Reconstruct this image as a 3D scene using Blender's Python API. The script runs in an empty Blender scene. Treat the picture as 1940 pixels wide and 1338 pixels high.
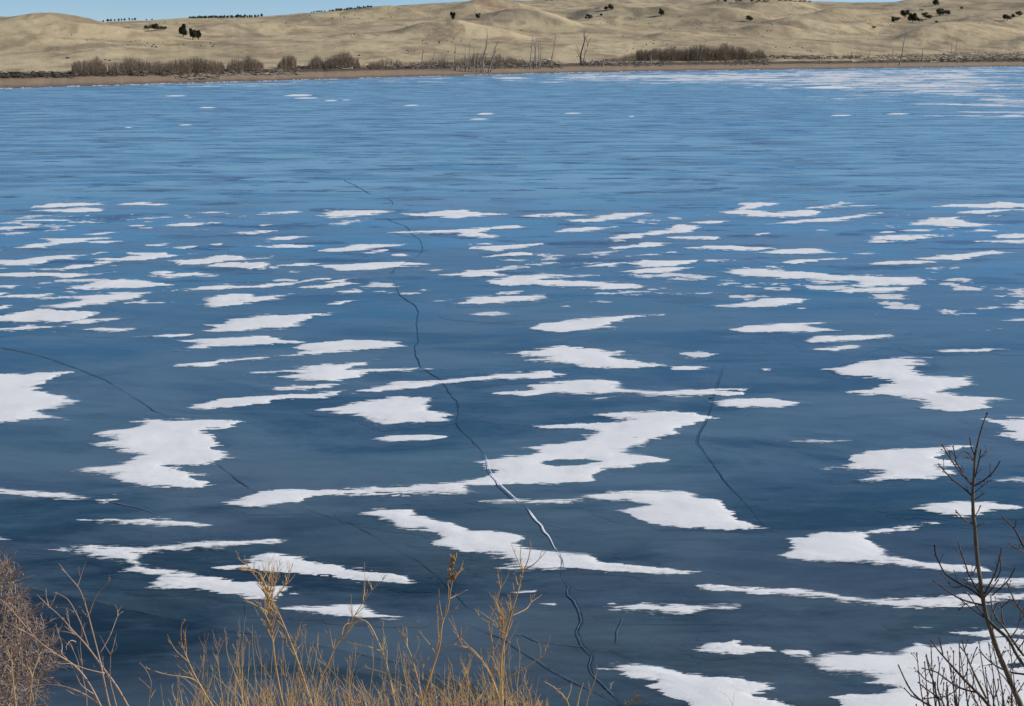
import bpy, math, random
import numpy as np
from mathutils import Vector, noise as mnoise

random.seed(7)
rng = np.random.default_rng(7)
SC = bpy.context.scene
COL = SC.collection

# ------------------------------------------------------------------ camera, sky, sun, exposure
CAM_H = 8.0
FPX = 3000.0                      # focal length in pixels of the 1940 px wide photograph
PITCH = math.atan((669 - 75) / FPX)
cam_d = bpy.data.cameras.new('camera')
cam_d.sensor_fit = 'HORIZONTAL'
cam_d.sensor_width = 36.0
cam_d.lens = 36.0 * FPX / 1940.0
cam_d.clip_start = 0.1
cam_d.clip_end = 8000.0
cam = bpy.data.objects.new('camera', cam_d)
COL.objects.link(cam)
cam.location = (0, 0, CAM_H)
cam.rotation_euler = (math.pi / 2 - PITCH, 0, 0)
SC.camera = cam

SUN_EL = math.radians(28)
SUN_AZ = math.radians(80)         # clockwise from the view direction (+Y)
world = bpy.data.worlds.new('World')
SC.world = world
world.use_nodes = True
wn = world.node_tree
wn.nodes.clear()
w_out = wn.nodes.new('ShaderNodeOutputWorld')
w_bg = wn.nodes.new('ShaderNodeBackground')
w_sky = wn.nodes.new('ShaderNodeTexSky')
w_sky.sky_type = 'NISHITA'
w_sky.sun_disc = False
w_sky.sun_elevation = SUN_EL
w_sky.sun_rotation = SUN_AZ
w_sky.altitude = 4000
w_sky.air_density = 1.0
w_sky.dust_density = 0.0
w_sky.ozone_density = 3.2
w_bg.inputs['Strength'].default_value = 0.08
w_tint = wn.nodes.new('ShaderNodeMix')          # clear, dry winter air: a slightly deeper blue all over
w_tint.data_type = 'RGBA'; w_tint.blend_type = 'MULTIPLY'
w_tint.inputs[0].default_value = 1.0
w_tint.inputs[7].default_value = (0.77, 0.89, 1.07, 1)
wn.links.new(w_sky.outputs[0], w_tint.inputs[6])
wn.links.new(w_tint.outputs[2], w_bg.inputs[0])
wn.links.new(w_bg.outputs[0], w_out.inputs[0])

sun_d = bpy.data.lights.new('sun', 'SUN')
sun_d.energy = 4.4
sun_d.angle = math.radians(0.5)
sun_d.color = (1.0, 0.93, 0.82)
sun = bpy.data.objects.new('sun', sun_d)
COL.objects.link(sun)
sdir = Vector((math.sin(SUN_AZ) * math.cos(SUN_EL), math.cos(SUN_AZ) * math.cos(SUN_EL), math.sin(SUN_EL)))
sun.rotation_euler = sdir.to_track_quat('Z', 'Y').to_euler()
sun.location = (60, 0, 60)

SC.view_settings.view_transform = 'Standard'
SC.view_settings.look = 'None'
SC.view_settings.exposure = 0.3
SC.view_settings.gamma = 1.0
SC.view_settings.use_curve_mapping = False
SC.render.engine = 'CYCLES'

# ------------------------------------------------------------------ helpers
CP, SP = math.cos(PITCH), math.sin(PITCH)

def ray(px, py):
    """direction with unit forward (+Y) component through a pixel of the photograph"""
    cx = (np.asarray(px, float) - 970) / FPX
    cy = -(np.asarray(py, float) - 669) / FPX
    fy = CP + cy * SP
    fz = -SP + cy * CP
    return cx / fy, fz / fy

def ice_pt(px, py):
    rx, rz = ray(px, py)
    d = -CAM_H / rz
    return rx * d, d

def at_depth(px, py, d):
    rx, rz = ray(px, py)
    return Vector((float(rx) * d, d, CAM_H + float(rz) * d))

def hash2(ix, iy, seed):
    h = (ix.astype(np.int64) * 374761393 + iy.astype(np.int64) * 668265263 + seed * 1442695041) & 0xFFFFFFFF
    h = ((h ^ (h >> 13)) * 1274126177) & 0xFFFFFFFF
    return ((h ^ (h >> 16)) & 0xFFFF) / 65535.0 * 2 - 1

def vnoise(x, y, seed=0):
    x = np.asarray(x, float); y = np.asarray(y, float)
    ix = np.floor(x); iy = np.floor(y)
    fx = x - ix; fy = y - iy
    u = fx * fx * fx * (fx * (fx * 6 - 15) + 10); v = fy * fy * fy * (fy * (fy * 6 - 15) + 10)
    a = hash2(ix, iy, seed); b = hash2(ix + 1, iy, seed)
    c = hash2(ix, iy + 1, seed); d = hash2(ix + 1, iy + 1, seed)
    return (a * (1 - u) + b * u) * (1 - v) + (c * (1 - u) + d * u) * v

def fbm(x, y, octaves=4, seed=0, gain=0.5):
    s = 0.0; a = 1.0
    for o in range(octaves):
        ca, sa = math.cos(o * 1.3), math.sin(o * 1.3)
        s = s + a * vnoise((x * ca - y * sa) * 2 ** o, (x * sa + y * ca) * 2 ** o, seed + o * 17)
        a *= gain
    return s

def smooth(t):
    t = np.clip(t, 0, 1)
    return t * t * (3 - 2 * t)

def mesh_obj(name, verts, faces, mat, parent=None, smooth_shade=True):
    me = bpy.data.meshes.new(name)
    if isinstance(verts, np.ndarray) and isinstance(faces, np.ndarray):
        n, k = faces.shape
        me.vertices.add(len(verts)); me.vertices.foreach_set('co', verts.astype(np.float32).ravel())
        me.loops.add(n * k); me.loops.foreach_set('vertex_index', faces.astype(np.int32).ravel())
        me.polygons.add(n)
        me.polygons.foreach_set('loop_start', (np.arange(n) * k).astype(np.int32))
        me.update(calc_edges=True)
    else:
        me.from_pydata([tuple(v) for v in verts], [], faces)
    if smooth_shade:
        me.polygons.foreach_set('use_smooth', [True] * len(me.polygons))
    me.materials.append(mat)
    me.validate()
    o = bpy.data.objects.new(name, me)
    COL.objects.link(o)
    if parent is not None:
        o.parent = parent
    return o

def empty(name, loc):
    o = bpy.data.objects.new(name, None)
    o.empty_display_size = 0.3
    COL.objects.link(o)
    o.location = loc
    return o

def tag(o, label=None, cat=None, group=None, kind=None):
    if label: o['label'] = label
    if cat: o['category'] = cat
    if group: o['group'] = group
    if kind: o['kind'] = kind
    return o

class MB:
    def __init__(self): self.v = []; self.f = []
    def tube(self, pts, radii, sides=5, cap=True):
        base = len(self.v)
        n = len(pts)
        ref = Vector((0.31, 0.9, 0.2))
        for i, p in enumerate(pts):
            t = (pts[min(i + 1, n - 1)] - pts[max(i - 1, 0)])
            if t.length < 1e-9: t = Vector((0, 0, 1))
            t.normalize()
            a = t.cross(ref)
            if a.length < 1e-4: a = t.cross(Vector((1, 0, 0)))
            a.normalize(); b = t.cross(a)
            r = radii[i]
            for k in range(sides):
                an = 2 * math.pi * k / sides
                self.v.append(tuple(p + a * (math.cos(an) * r) + b * (math.sin(an) * r)))
        for i in range(n - 1):
            for k in range(sides):
                k2 = (k + 1) % sides
                self.f.append((base + i * sides + k, base + i * sides + k2, base + (i + 1) * sides + k2, base + (i + 1) * sides + k))
        if cap:
            self.f.append(tuple(base + (n - 1) * sides + k for k in range(sides)))
            self.f.append(tuple(base + k for k in reversed(range(sides))))
    def quad(self, c, u, w):
        b = len(self.v)
        self.v += [tuple(c - u - w), tuple(c + u - w), tuple(c + u + w), tuple(c - u + w)]
        self.f.append((b, b + 1, b + 2, b + 3))
    def tri(self, a, b_, c):
        b = len(self.v)
        self.v += [tuple(a), tuple(b_), tuple(c)]
        self.f.append((b, b + 1, b + 2))
    def build(self, name, mat, parent=None, smooth_shade=True, local=True):
        v = self.v
        if parent is not None and local:
            L = parent.location
            v = [(a - L.x, b - L.y, c - L.z) for a, b, c in v]
        return mesh_obj(name, v, self.f, mat, parent, smooth_shade)

def own_origin(o, loc):
    """move a mesh object's origin to loc without moving its shape"""
    L = Vector(loc)
    n = len(o.data.vertices)
    a = np.empty(n * 3, np.float32); o.data.vertices.foreach_get('co', a)
    a = a.reshape(-1, 3) - np.array(L[:], np.float32)
    o.data.vertices.foreach_set('co', a.ravel())
    o.data.update()
    o.location = L
    return o

def catmull(pts, n=4):
    out = []
    P = [pts[0]] + list(pts) + [pts[-1]]
    for i in range(1, len(P) - 2):
        p0, p1, p2, p3 = P[i - 1], P[i], P[i + 1], P[i + 2]
        for k in range(n):
            t = k / n
            out.append(0.5 * ((2 * p1) + (p2 - p0) * t + (2 * p0 - 5 * p1 + 4 * p2 - p3) * t * t + (3 * p1 - p0 - 3 * p2 + p3) * t ** 3))
    out.append(P[-2])
    return out

# ------------------------------------------------------------------ materials
def new_mat(name):
    m = bpy.data.materials.new(name)
    m.use_nodes = True
    nt = m.node_tree
    nt.nodes.clear()
    out = nt.nodes.new('ShaderNodeOutputMaterial')
    return m, nt, out

class N:
    def __init__(s, nt): s.nt = nt
    def node(s, t, **kw):
        n = s.nt.nodes.new(t)
        for k, v in kw.items(): setattr(n, k, v)
        return n
    def link(s, a, b): s.nt.links.new(a, b)
    def setin(s, sock, v):
        if hasattr(v, 'is_output') or hasattr(v, 'links'): s.link(v, sock)
        else: sock.default_value = v
    def pos(s, scale=(1, 1, 1), rotz=0.0):
        g = s.node('ShaderNodeNewGeometry')
        m = s.node('ShaderNodeMapping')
        m.inputs['Scale'].default_value = scale
        m.inputs['Rotation'].default_value = (0, 0, rotz)
        s.link(g.outputs['Position'], m.inputs['Vector'])
        return m.outputs[0]
    def noise(s, vec, scale, detail=4, rough=0.55, dist=0.0):
        n = s.node('ShaderNodeTexNoise')
        n.inputs['Scale'].default_value = scale
        n.inputs['Detail'].default_value = detail
        n.inputs['Roughness'].default_value = rough
        n.inputs['Distortion'].default_value = dist
        s.link(vec, n.inputs['Vector'])
        return n.outputs['Fac']
    def ramp(s, fac, stops, interp='LINEAR'):
        r = s.node('ShaderNodeValToRGB')
        r.color_ramp.interpolation = interp
        e = r.color_ramp.elements
        while len(e) < len(stops): e.new(0.5)
        for i, (p, c) in enumerate(stops):
            e[i].position = p
            e[i].color = (c, c, c, 1) if not isinstance(c, tuple) else (*c, 1)
        s.link(fac, r.inputs[0])
        return r.outputs[0]
    def mrange(s, v, a, b, c=0.0, d=1.0, sm=False):
        n = s.node('ShaderNodeMapRange')
        n.interpolation_type = 'SMOOTHSTEP' if sm else 'LINEAR'
        s.setin(n.inputs[0], v)
        for i, x in zip((1, 2, 3, 4), (a, b, c, d)): s.setin(n.inputs[i], x)
        return n.outputs[0]
    def math(s, op, a, b=0.0, clamp=False):
        n = s.node('ShaderNodeMath', operation=op, use_clamp=clamp)
        s.setin(n.inputs[0], a); s.setin(n.inputs[1], b)
        return n.outputs[0]
    def mix(s, fac, a, b, blend='MIX'):
        n = s.node('ShaderNodeMix', data_type='RGBA', blend_type=blend)
        s.setin(n.inputs[0], fac)
        for sock, v in ((n.inputs[6], a), (n.inputs[7], b)):
            if isinstance(v, tuple): sock.default_value = (*v, 1)
            else: s.link(v, sock)
        return n.outputs[2]
    def bsdf(s, color, rough=0.8, spec=0.3, bump=None, bstr=0.3, bdist=0.05, ior=None):
        b = s.node('ShaderNodeBsdfPrincipled')
        if isinstance(color, tuple): b.inputs['Base Color'].default_value = (*color, 1)
        else: s.link(color, b.inputs['Base Color'])
        s.setin(b.inputs['Roughness'], rough)
        s.setin(b.inputs['Specular IOR Level'], spec)
        if ior: b.inputs['IOR'].default_value = ior
        if bump is not None:
            bp = s.node('ShaderNodeBump')
            bp.inputs['Strength'].default_value = bstr
            bp.inputs['Distance'].default_value = bdist
            s.link(bump, bp.inputs['Height'])
            s.link(bp.outputs[0], b.inputs['Normal'])
        return b.outputs[0]

def ice_group(dark):
    """wind polished lake ice: dark and clear, milky in places, frosted far out"""
    g = bpy.data.node_groups.new('lake_ice_dark' if dark else 'lake_ice', 'ShaderNodeTree')
    g.interface.new_socket('Shader', in_out='OUTPUT', socket_type='NodeSocketShader')
    n = N(g)
    out = n.node('NodeGroupOutput')
    geo = n.node('ShaderNodeNewGeometry')
    sep = n.node('ShaderNodeSeparateXYZ')
    n.link(geo.outputs['Position'], sep.inputs[0])
    Y = sep.outputs['Y']
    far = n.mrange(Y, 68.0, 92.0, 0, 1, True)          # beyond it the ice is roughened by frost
    # milky clouds frozen into the ice
    cl = n.noise(n.pos((0.55, 1, 1), 0.15), 0.21, 6, 0.62, 0.7)
    milky = n.mrange(cl, 0.42, 0.58, 0, 1, True)
    fine = n.noise(n.pos((0.5, 1.3, 1), -0.1), 1.3, 6, 0.65, 0.3)
    fine2 = n.noise(n.pos((1, 1, 1)), 9.0, 4, 0.6)
    # base blue brightens away from the bank, filling in for sky reflection; wandering limits
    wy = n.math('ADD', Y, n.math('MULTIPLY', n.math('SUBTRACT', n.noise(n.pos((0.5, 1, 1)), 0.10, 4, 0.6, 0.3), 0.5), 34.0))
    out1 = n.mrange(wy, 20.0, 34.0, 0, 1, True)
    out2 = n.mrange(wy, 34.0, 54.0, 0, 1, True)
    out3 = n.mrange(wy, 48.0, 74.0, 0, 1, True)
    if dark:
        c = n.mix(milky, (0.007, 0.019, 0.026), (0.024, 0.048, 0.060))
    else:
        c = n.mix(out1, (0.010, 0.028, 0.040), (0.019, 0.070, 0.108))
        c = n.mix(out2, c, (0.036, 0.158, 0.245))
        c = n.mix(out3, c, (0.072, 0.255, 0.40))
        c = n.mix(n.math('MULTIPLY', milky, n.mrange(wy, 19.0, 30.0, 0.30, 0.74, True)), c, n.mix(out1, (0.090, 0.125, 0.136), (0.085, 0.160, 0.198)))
    c = n.mix(n.mrange(fine, 0.40, 0.72, 0, 0.12 if dark else 0.32, True), c, (0.080, 0.155, 0.190))
    c = n.mix(n.mrange(fine2, 0.58, 0.8, 0, 0.10 if dark else 0.20), c, (0.14, 0.19, 0.23))
    # short dark dashes where the wind has polished the surface bare
    dash = n.mrange(n.noise(n.pos((0.42, 1.0, 1), 0.04), 0.50, 6, 0.66, 0.2), 0.54, 0.62, 0, 1, True)
    mid = n.mrange(Y, 44.0, 62.0, 0.25, 1, True)
    dash = n.math('MULTIPLY', dash, mid)
    c = n.mix(n.math('MULTIPLY', dash, 0.85), c, (0.018, 0.045, 0.075))
    # frost film streaks
    st = n.noise(n.pos((0.40, 1.0, 1), 0.03), 0.34, 7, 0.68, 0.4)
    st2 = n.noise(n.pos((0.3, 1.0, 1), -0.05), 0.09, 4, 0.6, 0.2)
    stm = n.math('ADD', n.math('MULTIPLY', st, 0.78), n.math('MULTIPLY', st2, 0.22))
    frost = n.math('MULTIPLY', n.mrange(stm, 0.42, 0.56, 0, 1, True), n.math('SUBTRACT', 1.0, n.math('MULTIPLY', dash, 0.9)))
    # far: reflection strength and roughness alternate between frosted and bare streaks
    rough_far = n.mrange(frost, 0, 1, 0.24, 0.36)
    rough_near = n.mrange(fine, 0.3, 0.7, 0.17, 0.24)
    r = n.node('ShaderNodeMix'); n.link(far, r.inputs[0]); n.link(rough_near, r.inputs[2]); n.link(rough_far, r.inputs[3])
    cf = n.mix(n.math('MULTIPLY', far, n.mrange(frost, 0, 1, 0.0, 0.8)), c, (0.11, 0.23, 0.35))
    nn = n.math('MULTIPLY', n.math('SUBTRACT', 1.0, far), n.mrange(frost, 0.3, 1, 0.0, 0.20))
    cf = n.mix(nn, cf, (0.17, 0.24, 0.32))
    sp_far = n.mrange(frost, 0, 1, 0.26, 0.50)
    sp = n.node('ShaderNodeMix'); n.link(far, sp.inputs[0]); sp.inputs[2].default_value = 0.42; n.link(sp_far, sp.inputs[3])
    b = n.node('ShaderNodeBsdfPrincipled')
    n.link(cf, b.inputs['Base Color']); n.link(r.outputs[0], b.inputs['Roughness'])
    b.inputs['IOR'].default_value = 1.31
    n.link(n.mix(dash, (1.0, 1.0, 1.0), (0.58, 0.64, 0.72)), b.inputs['Specular Tint'])
    n.link(sp.outputs[0], b.inputs['Specular IOR Level'])
    bp = n.node('ShaderNodeBump'); bp.inputs['Strength'].default_value = 0.25; bp.inputs['Distance'].default_value = 0.01
    hb = n.math('ADD', n.noise(n.pos((0.6, 1, 1)), 2.2, 5, 0.6), n.math('MULTIPLY', st, 2.0))
    n.link(hb, bp.inputs['Height']); n.link(bp.outputs[0], b.inputs['Normal'])
    fr = n.node('ShaderNodeBsdfDiffuse'); fr.inputs[0].default_value = (0.24, 0.46, 0.63, 1)  # frost streaks, their blue raised to stand in for reflected sky
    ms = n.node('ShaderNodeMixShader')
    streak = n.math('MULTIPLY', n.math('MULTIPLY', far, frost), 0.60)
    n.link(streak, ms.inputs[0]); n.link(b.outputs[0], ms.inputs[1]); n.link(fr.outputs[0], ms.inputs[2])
    n.link(ms.outputs[0], out.inputs[0])
    return g

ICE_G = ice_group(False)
ICE_D = ice_group(True)

def ice_mat(name, grp):
    m, nt, out = new_mat(name)
    gn = nt.nodes.new('ShaderNodeGroup'); gn.node_tree = grp
    nt.links.new(gn.outputs[0], out.inputs[0])
    return m
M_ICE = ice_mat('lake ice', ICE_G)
M_ICED = ice_mat('dark clear ice', ICE_D)

def snow_mat(name, tint, sparse=0.0):
    m, nt, out = new_mat(name)
    n = N(nt)
    at = n.node('ShaderNodeAttribute', attribute_name='cover')
    fn = n.noise(n.pos((0.22, 1.0, 1), 0.05), 14.0, 6, 0.72)
    fn2 = n.noise(n.pos((0.35, 1.0, 1), 0.05), 3.2, 4, 0.6)
    mixn = n.math('ADD', n.math('MULTIPLY', fn, 0.6), n.math('MULTIPLY', fn2, 0.4))
    v = n.math('ADD', at.outputs['Fac'], n.math('MULTIPLY', n.math('SUBTRACT', mixn, 0.5), 1.9))
    fac = n.mrange(v, 0.40 + sparse, 0.68 + sparse, 0, 1, True)
    big = n.noise(n.pos((0.4, 1, 1)), 0.9, 5, 0.6)
    grain = n.noise(n.pos(), 60.0, 3, 0.6)
    c = n.mix(n.mrange(big, 0.35, 0.7, 0, 0.5), tint, tuple(t * 0.86 for t in tint))
    c = n.mix(n.mrange(grain, 0.5, 0.9, 0, 0.3), c, (0.90, 0.92, 0.95))
    s = n.bsdf(c, 0.75, 0.2, n.math('ADD', big, n.math('MULTIPLY', grain, 0.15)), 0.5, 0.045)
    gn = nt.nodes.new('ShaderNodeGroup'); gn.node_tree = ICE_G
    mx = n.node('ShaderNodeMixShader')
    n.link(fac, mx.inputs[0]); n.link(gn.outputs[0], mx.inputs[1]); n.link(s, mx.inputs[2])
    n.link(mx.outputs[0], out.inputs[0])
    return m
M_SNOW = snow_mat('wind packed snow', (0.77, 0.795, 0.80))
M_SNOW_THIN = snow_mat('thin grey snow', (0.66, 0.69, 0.71), 0.13)

def grass_mat():
    m, nt, out = new_mat('dry prairie grass')
    n = N(nt)
    P1 = n.pos((1, 0.35, 1))
    a = n.noise(n.pos((1, 0.6, 1)), 0.018, 5, 0.6, 0.6)
    b = n.noise(P1, 0.09, 6, 0.65, 0.3)
    cc = n.noise(P1, 0.5, 6, 0.7)
    f = n.noise(n.pos((1, 0.5, 1)), 1.6, 5, 0.75)
    c = n.mix(n.mrange(a, 0.35, 0.65, 0, 1, True), (0.42, 0.348, 0.212), (0.51, 0.425, 0.268))
    c = n.mix(n.mrange(b, 0.46, 0.62, 0, 0.85, True), c, (0.27, 0.215, 0.14))
    sg = n.noise(n.pos((1, 0.45, 1), 0.3), 0.035, 7, 0.62, 1.0)
    c = n.mix(n.mrange(sg, 0.50, 0.66, 0, 0.7, True), c, (0.215, 0.175, 0.12))
    c = n.mix(n.mrange(cc, 0.56, 0.74, 0, 0.5, True), c, (0.16, 0.135, 0.095))
    c = n.mix(n.mrange(cc, 0.30, 0.45, 0.5, 0, True), c, (0.50, 0.41, 0.25))
    c = n.mix(n.mrange(f, 0.60, 0.76, 0, 0.5, True), c, (0.16, 0.135, 0.09))
    red = n.noise(n.pos((1, 0.4, 1)), 0.03, 3, 0.6)
    c = n.mix(n.mrange(red, 0.62, 0.72, 0, 0.35, True), c, (0.26, 0.14, 0.09))
    h = n.math('ADD', cc, n.math('MULTIPLY', f, 0.6))
    n.link(n.bsdf(c, 0.95, 0.1, h, 0.55, 0.35), out.inputs[0])
    return m
M_GRASS = grass_mat()

def beach_mat():
    m, nt, out = new_mat('wet sand and gravel')
    n = N(nt)
    at = n.node('ShaderNodeAttribute', attribute_name='inland')
    b = n.noise(n.pos((1, 0.5, 1)), 0.35, 6, 0.65, 0.3)
    s = n.noise(n.pos(), 2.5, 4, 0.7)
    pos = n.math('ADD', at.outputs['Fac'], n.math('MULTIPLY', n.math('SUBTRACT', b, 0.5), 9.0))
    c = n.ramp(n.mrange(pos, 0, 30), [(0.0, (0.14, 0.095, 0.08)), (0.12, (0.19, 0.13, 0.095)), (0.35, (0.29, 0.225, 0.145)),
                                      (0.70, (0.27, 0.21, 0.135)), (0.80, (0.20, 0.13, 0.085)), (0.86, (0.07, 0.052, 0.04)), (1.0, (0.10, 0.08, 0.055))])
    c = n.mix(n.mrange(s, 0.54, 0.68, 0, 0.75, True), c, (0.10, 0.075, 0.055))
    c = n.mix(n.mrange(s, 0.28, 0.42, 0.7, 0, True), c, (0.40, 0.34, 0.25))
    n.link(n.bsdf(c, 0.9, 0.2, s, 0.6, 0.2), out.inputs[0])
    return m
M_BEACH = beach_mat()

def wood_mat(name, c1, c2, scale=8.0, rough=0.8):
    m, nt, out = new_mat(name)
    n = N(nt)
    a = n.noise(n.pos((1, 1, 0.25)), scale, 5, 0.65)
    oi = n.node('ShaderNodeObjectInfo')
    c = n.mix(n.mrange(a, 0.35, 0.65, 0, 1), c1, c2)
    c = n.mix(n.math('MULTIPLY', oi.outputs['Random'], 0.25), c, c1)
    n.link(n.bsdf(c, rough, 0.25, a, 0.4, 0.002), out.inputs[0])
    return m
M_WILLOW = wood_mat('bare willow twigs', (0.27, 0.21, 0.145), (0.17, 0.13, 0.09), 0.35)
M_WILLOW_D = wood_mat('dark willow stems', (0.075, 0.06, 0.045), (0.05, 0.04, 0.035), 0.5)
M_SNAG = wood_mat('weathered dead wood', (0.38, 0.34, 0.28), (0.22, 0.19, 0.16), 2.0)
M_DRIFT = wood_mat('bleached driftwood', (0.50, 0.46, 0.40), (0.30, 0.26, 0.22), 1.5)
M_DRIFT_D = wood_mat('dark driftwood', (0.19, 0.16, 0.12), (0.10, 0.085, 0.065), 1.5)
M_BARK = wood_mat('sapling bark', (0.15, 0.135, 0.09), (0.055, 0.045, 0.035), 90.0, 0.7)
M_TWIG = wood_mat('dark twig bark', (0.105, 0.062, 0.05), (0.05, 0.032, 0.027), 90.0, 0.7)
M_BUD = wood_mat('red brown buds', (0.13, 0.045, 0.03), (0.06, 0.025, 0.02), 120.0, 0.6)
M_STRAW = wood_mat('golden dry stems', (0.60, 0.39, 0.16), (0.40, 0.245, 0.095), 60.0, 0.7)
M_STRAW_L = wood_mat('pale dry stems', (0.60, 0.45, 0.23), (0.42, 0.28, 0.12), 60.0, 0.7)
M_STRAW_P = wood_mat('pinkish dry stems', (0.46, 0.34, 0.25), (0.30, 0.20, 0.13), 60.0, 0.7)
M_BUSH = wood_mat('grey brown bush twigs', (0.36, 0.285, 0.23), (0.20, 0.135, 0.105), 40.0, 0.8)
M_SEED = wood_mat('dry seed heads', (0.36, 0.22, 0.09), (0.20, 0.12, 0.05), 90.0, 0.8)

def leaf_mat(name, c1, c2):
    m, nt, out = new_mat(name)
    n = N(nt)
    a = n.noise(n.pos(), 0.9, 4, 0.7)
    n.link(n.bsdf(n.mix(n.mrange(a, 0.35, 0.65), c1, c2), 0.8, 0.2), out.inputs[0])
    return m
M_JUN = leaf_mat('juniper foliage', (0.032, 0.042, 0.020), (0.065, 0.075, 0.036))
M_PINE = leaf_mat('distant pine foliage', (0.035, 0.055, 0.045), (0.055, 0.075, 0.06))
M_SAGE = leaf_mat('sage brush', (0.09, 0.085, 0.055), (0.05, 0.045, 0.032))
M_CRACKD = None
def crack_mat(name, c1, c2, rough, spec):
    m, nt, out = new_mat(name)
    n = N(nt)
    a = n.noise(n.pos(), 6.0, 4, 0.7)
    n.link(n.bsdf(n.mix(n.mrange(a, 0.35, 0.65), c1, c2), rough, spec), out.inputs[0])
    return m
M_CRACK_D = crack_mat('open crack ice', (0.018, 0.050, 0.078), (0.035, 0.085, 0.125), 0.45, 0.2)
M_CRACK_B = crack_mat('refrozen crack ice', (0.06, 0.095, 0.13), (0.13, 0.18, 0.23), 0.5, 0.3)
M_CRACK_W = crack_mat('white refrozen crack', (0.62, 0.66, 0.72), (0.80, 0.84, 0.88), 0.7, 0.3)

# ------------------------------------------------------------------ the land
SH_PX = np.array([-900, -400, 0, 250, 480, 800, 1000, 1250, 1500, 1750, 1940, 2400, 3000], float)
SH_PY = np.array([190, 180, 168, 161, 154.5, 145.5, 140.0, 135.0, 132.0, 128.5, 126.0, 121, 118], float)
SH_D = ice_pt(SH_PX, SH_PY)[1]
KX = float(ray(1970, 75)[0]) / (1000 / FPX)        # lateral slope per pixel near the horizon

def shore_d(a):
    d = np.interp(a, SH_PX, SH_D)
    return d + 1.6 * vnoise(a * 0.02, a * 0, 5) + 0.7 * vnoise(a * 0.09, a * 0, 6)

SKY_PX = np.array([-900, -300, 0, 190, 215, 260, 340, 420, 500, 600, 700, 800, 900, 960, 1005, 1100, 1350, 1500, 1540, 1650, 1750, 1850, 1940, 2400, 3000], float)
SKY_PY = np.array([50, 48, 52, 45, 42, 39, 35, 34, 32, 25, 16, 9, 3, 1, 1, -4, -6, -2, 4, 6, 4, -4, -8, -25, -30], float)
CR_D = np.array([820, 820, 900, 900, 900, 900, 950, 1000, 1000, 1000, 1000, 1000, 1000, 1050, 1100, 1150, 1150, 1150, 1150, 1100, 1050, 1050, 1000, 1000, 1000], float)

# mounds: pixel azimuth, distance, height, half widths across and along, turn
MOUNDS = [
    (-60, 520, 8.2, 32, 48, 0.0), (110, 515, 4.6, 16, 44, 0.25), (205, 505, 2.4, 12, 40, 0.5), (-260, 540, 6.0, 32, 60, 0),
    (60, 440, 1.8, 10, 26, 0.6), (-30, 430, 1.3, 8, 24, 0.5),
    (395, 640, 2.3, 17, 34, 0.35), (455, 630, 1.5, 15, 30, 0.5), (300, 660, -1.6, 7, 22, 0.2),
    (560, 720, 3.2, 22, 26, 0.5), (640, 760, 3.0, 14, 30, 0.5), (530, 640, 1.6, 14, 22, 0.4),
    (735, 760, 3.2, 16, 26, 0.4), (700, 820, 2.4, 12, 30, 0.4),
    (810, 600, 3.0, 14, 16, 0.3), (880, 600, 2.0, 9, 15, 0.3), (945, 600, 1.6, 9, 14, 0.3),
    (890, 780, 3.2, 18, 26, 0.4), (830, 790, -1.5, 8, 20, 0),
    (985, 720, 4.2, 21, 32, -0.2), (1050, 700, 1.6, 10, 26, -0.5), (930, 860, 3.0, 20, 30, 0.3),
    (1075, 800, -1.5, 9, 26, 0), (1150, 820, 3.2, 24, 30, 0.1), (1290, 800, 4.0, 32, 34, 0.35), (1390, 780, 2.0, 18, 34, 0.4),
    (1260, 620, 1.6, 12, 12, 0.3), (1300, 640, 1.4, 10, 14, 0.3), (1450, 660, 3.0, 20, 18, 0.3), (1510, 730, 3.2, 22, 26, 0.3),
    (1590, 820, 4.6, 22, 34, 0.45), (1480, 900, 3.0, 24, 34, 0.4), (1640, 760, 1.6, 14, 26, 0.3), (1400, 930, 3.2, 24, 34, 0.2),
    (1800, 640, 4.6, 24, 44, 0.35), (1880, 720, 4.2, 34, 50, 0.3), (1735, 610, 2.0, 9, 26, 0.5),
    (1960, 560, 4.2, 16, 44, 0.45), (2060, 560, 6.0, 20, 50, 0.3), (1890, 530, 1.4, 12, 26, 0.4), (1720, 950, 3.0, 26, 40, 0.2),
]
MW = [((px - 970) / FPX * KX * d, d, h * (1.0 if px < 260 else 1.35), sx, sy, t) for px, d, h, sx, sy, t in MOUNDS]

def m_of(py):
    return ray(np.full(np.shape(py), 970.0), py)[1]

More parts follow.
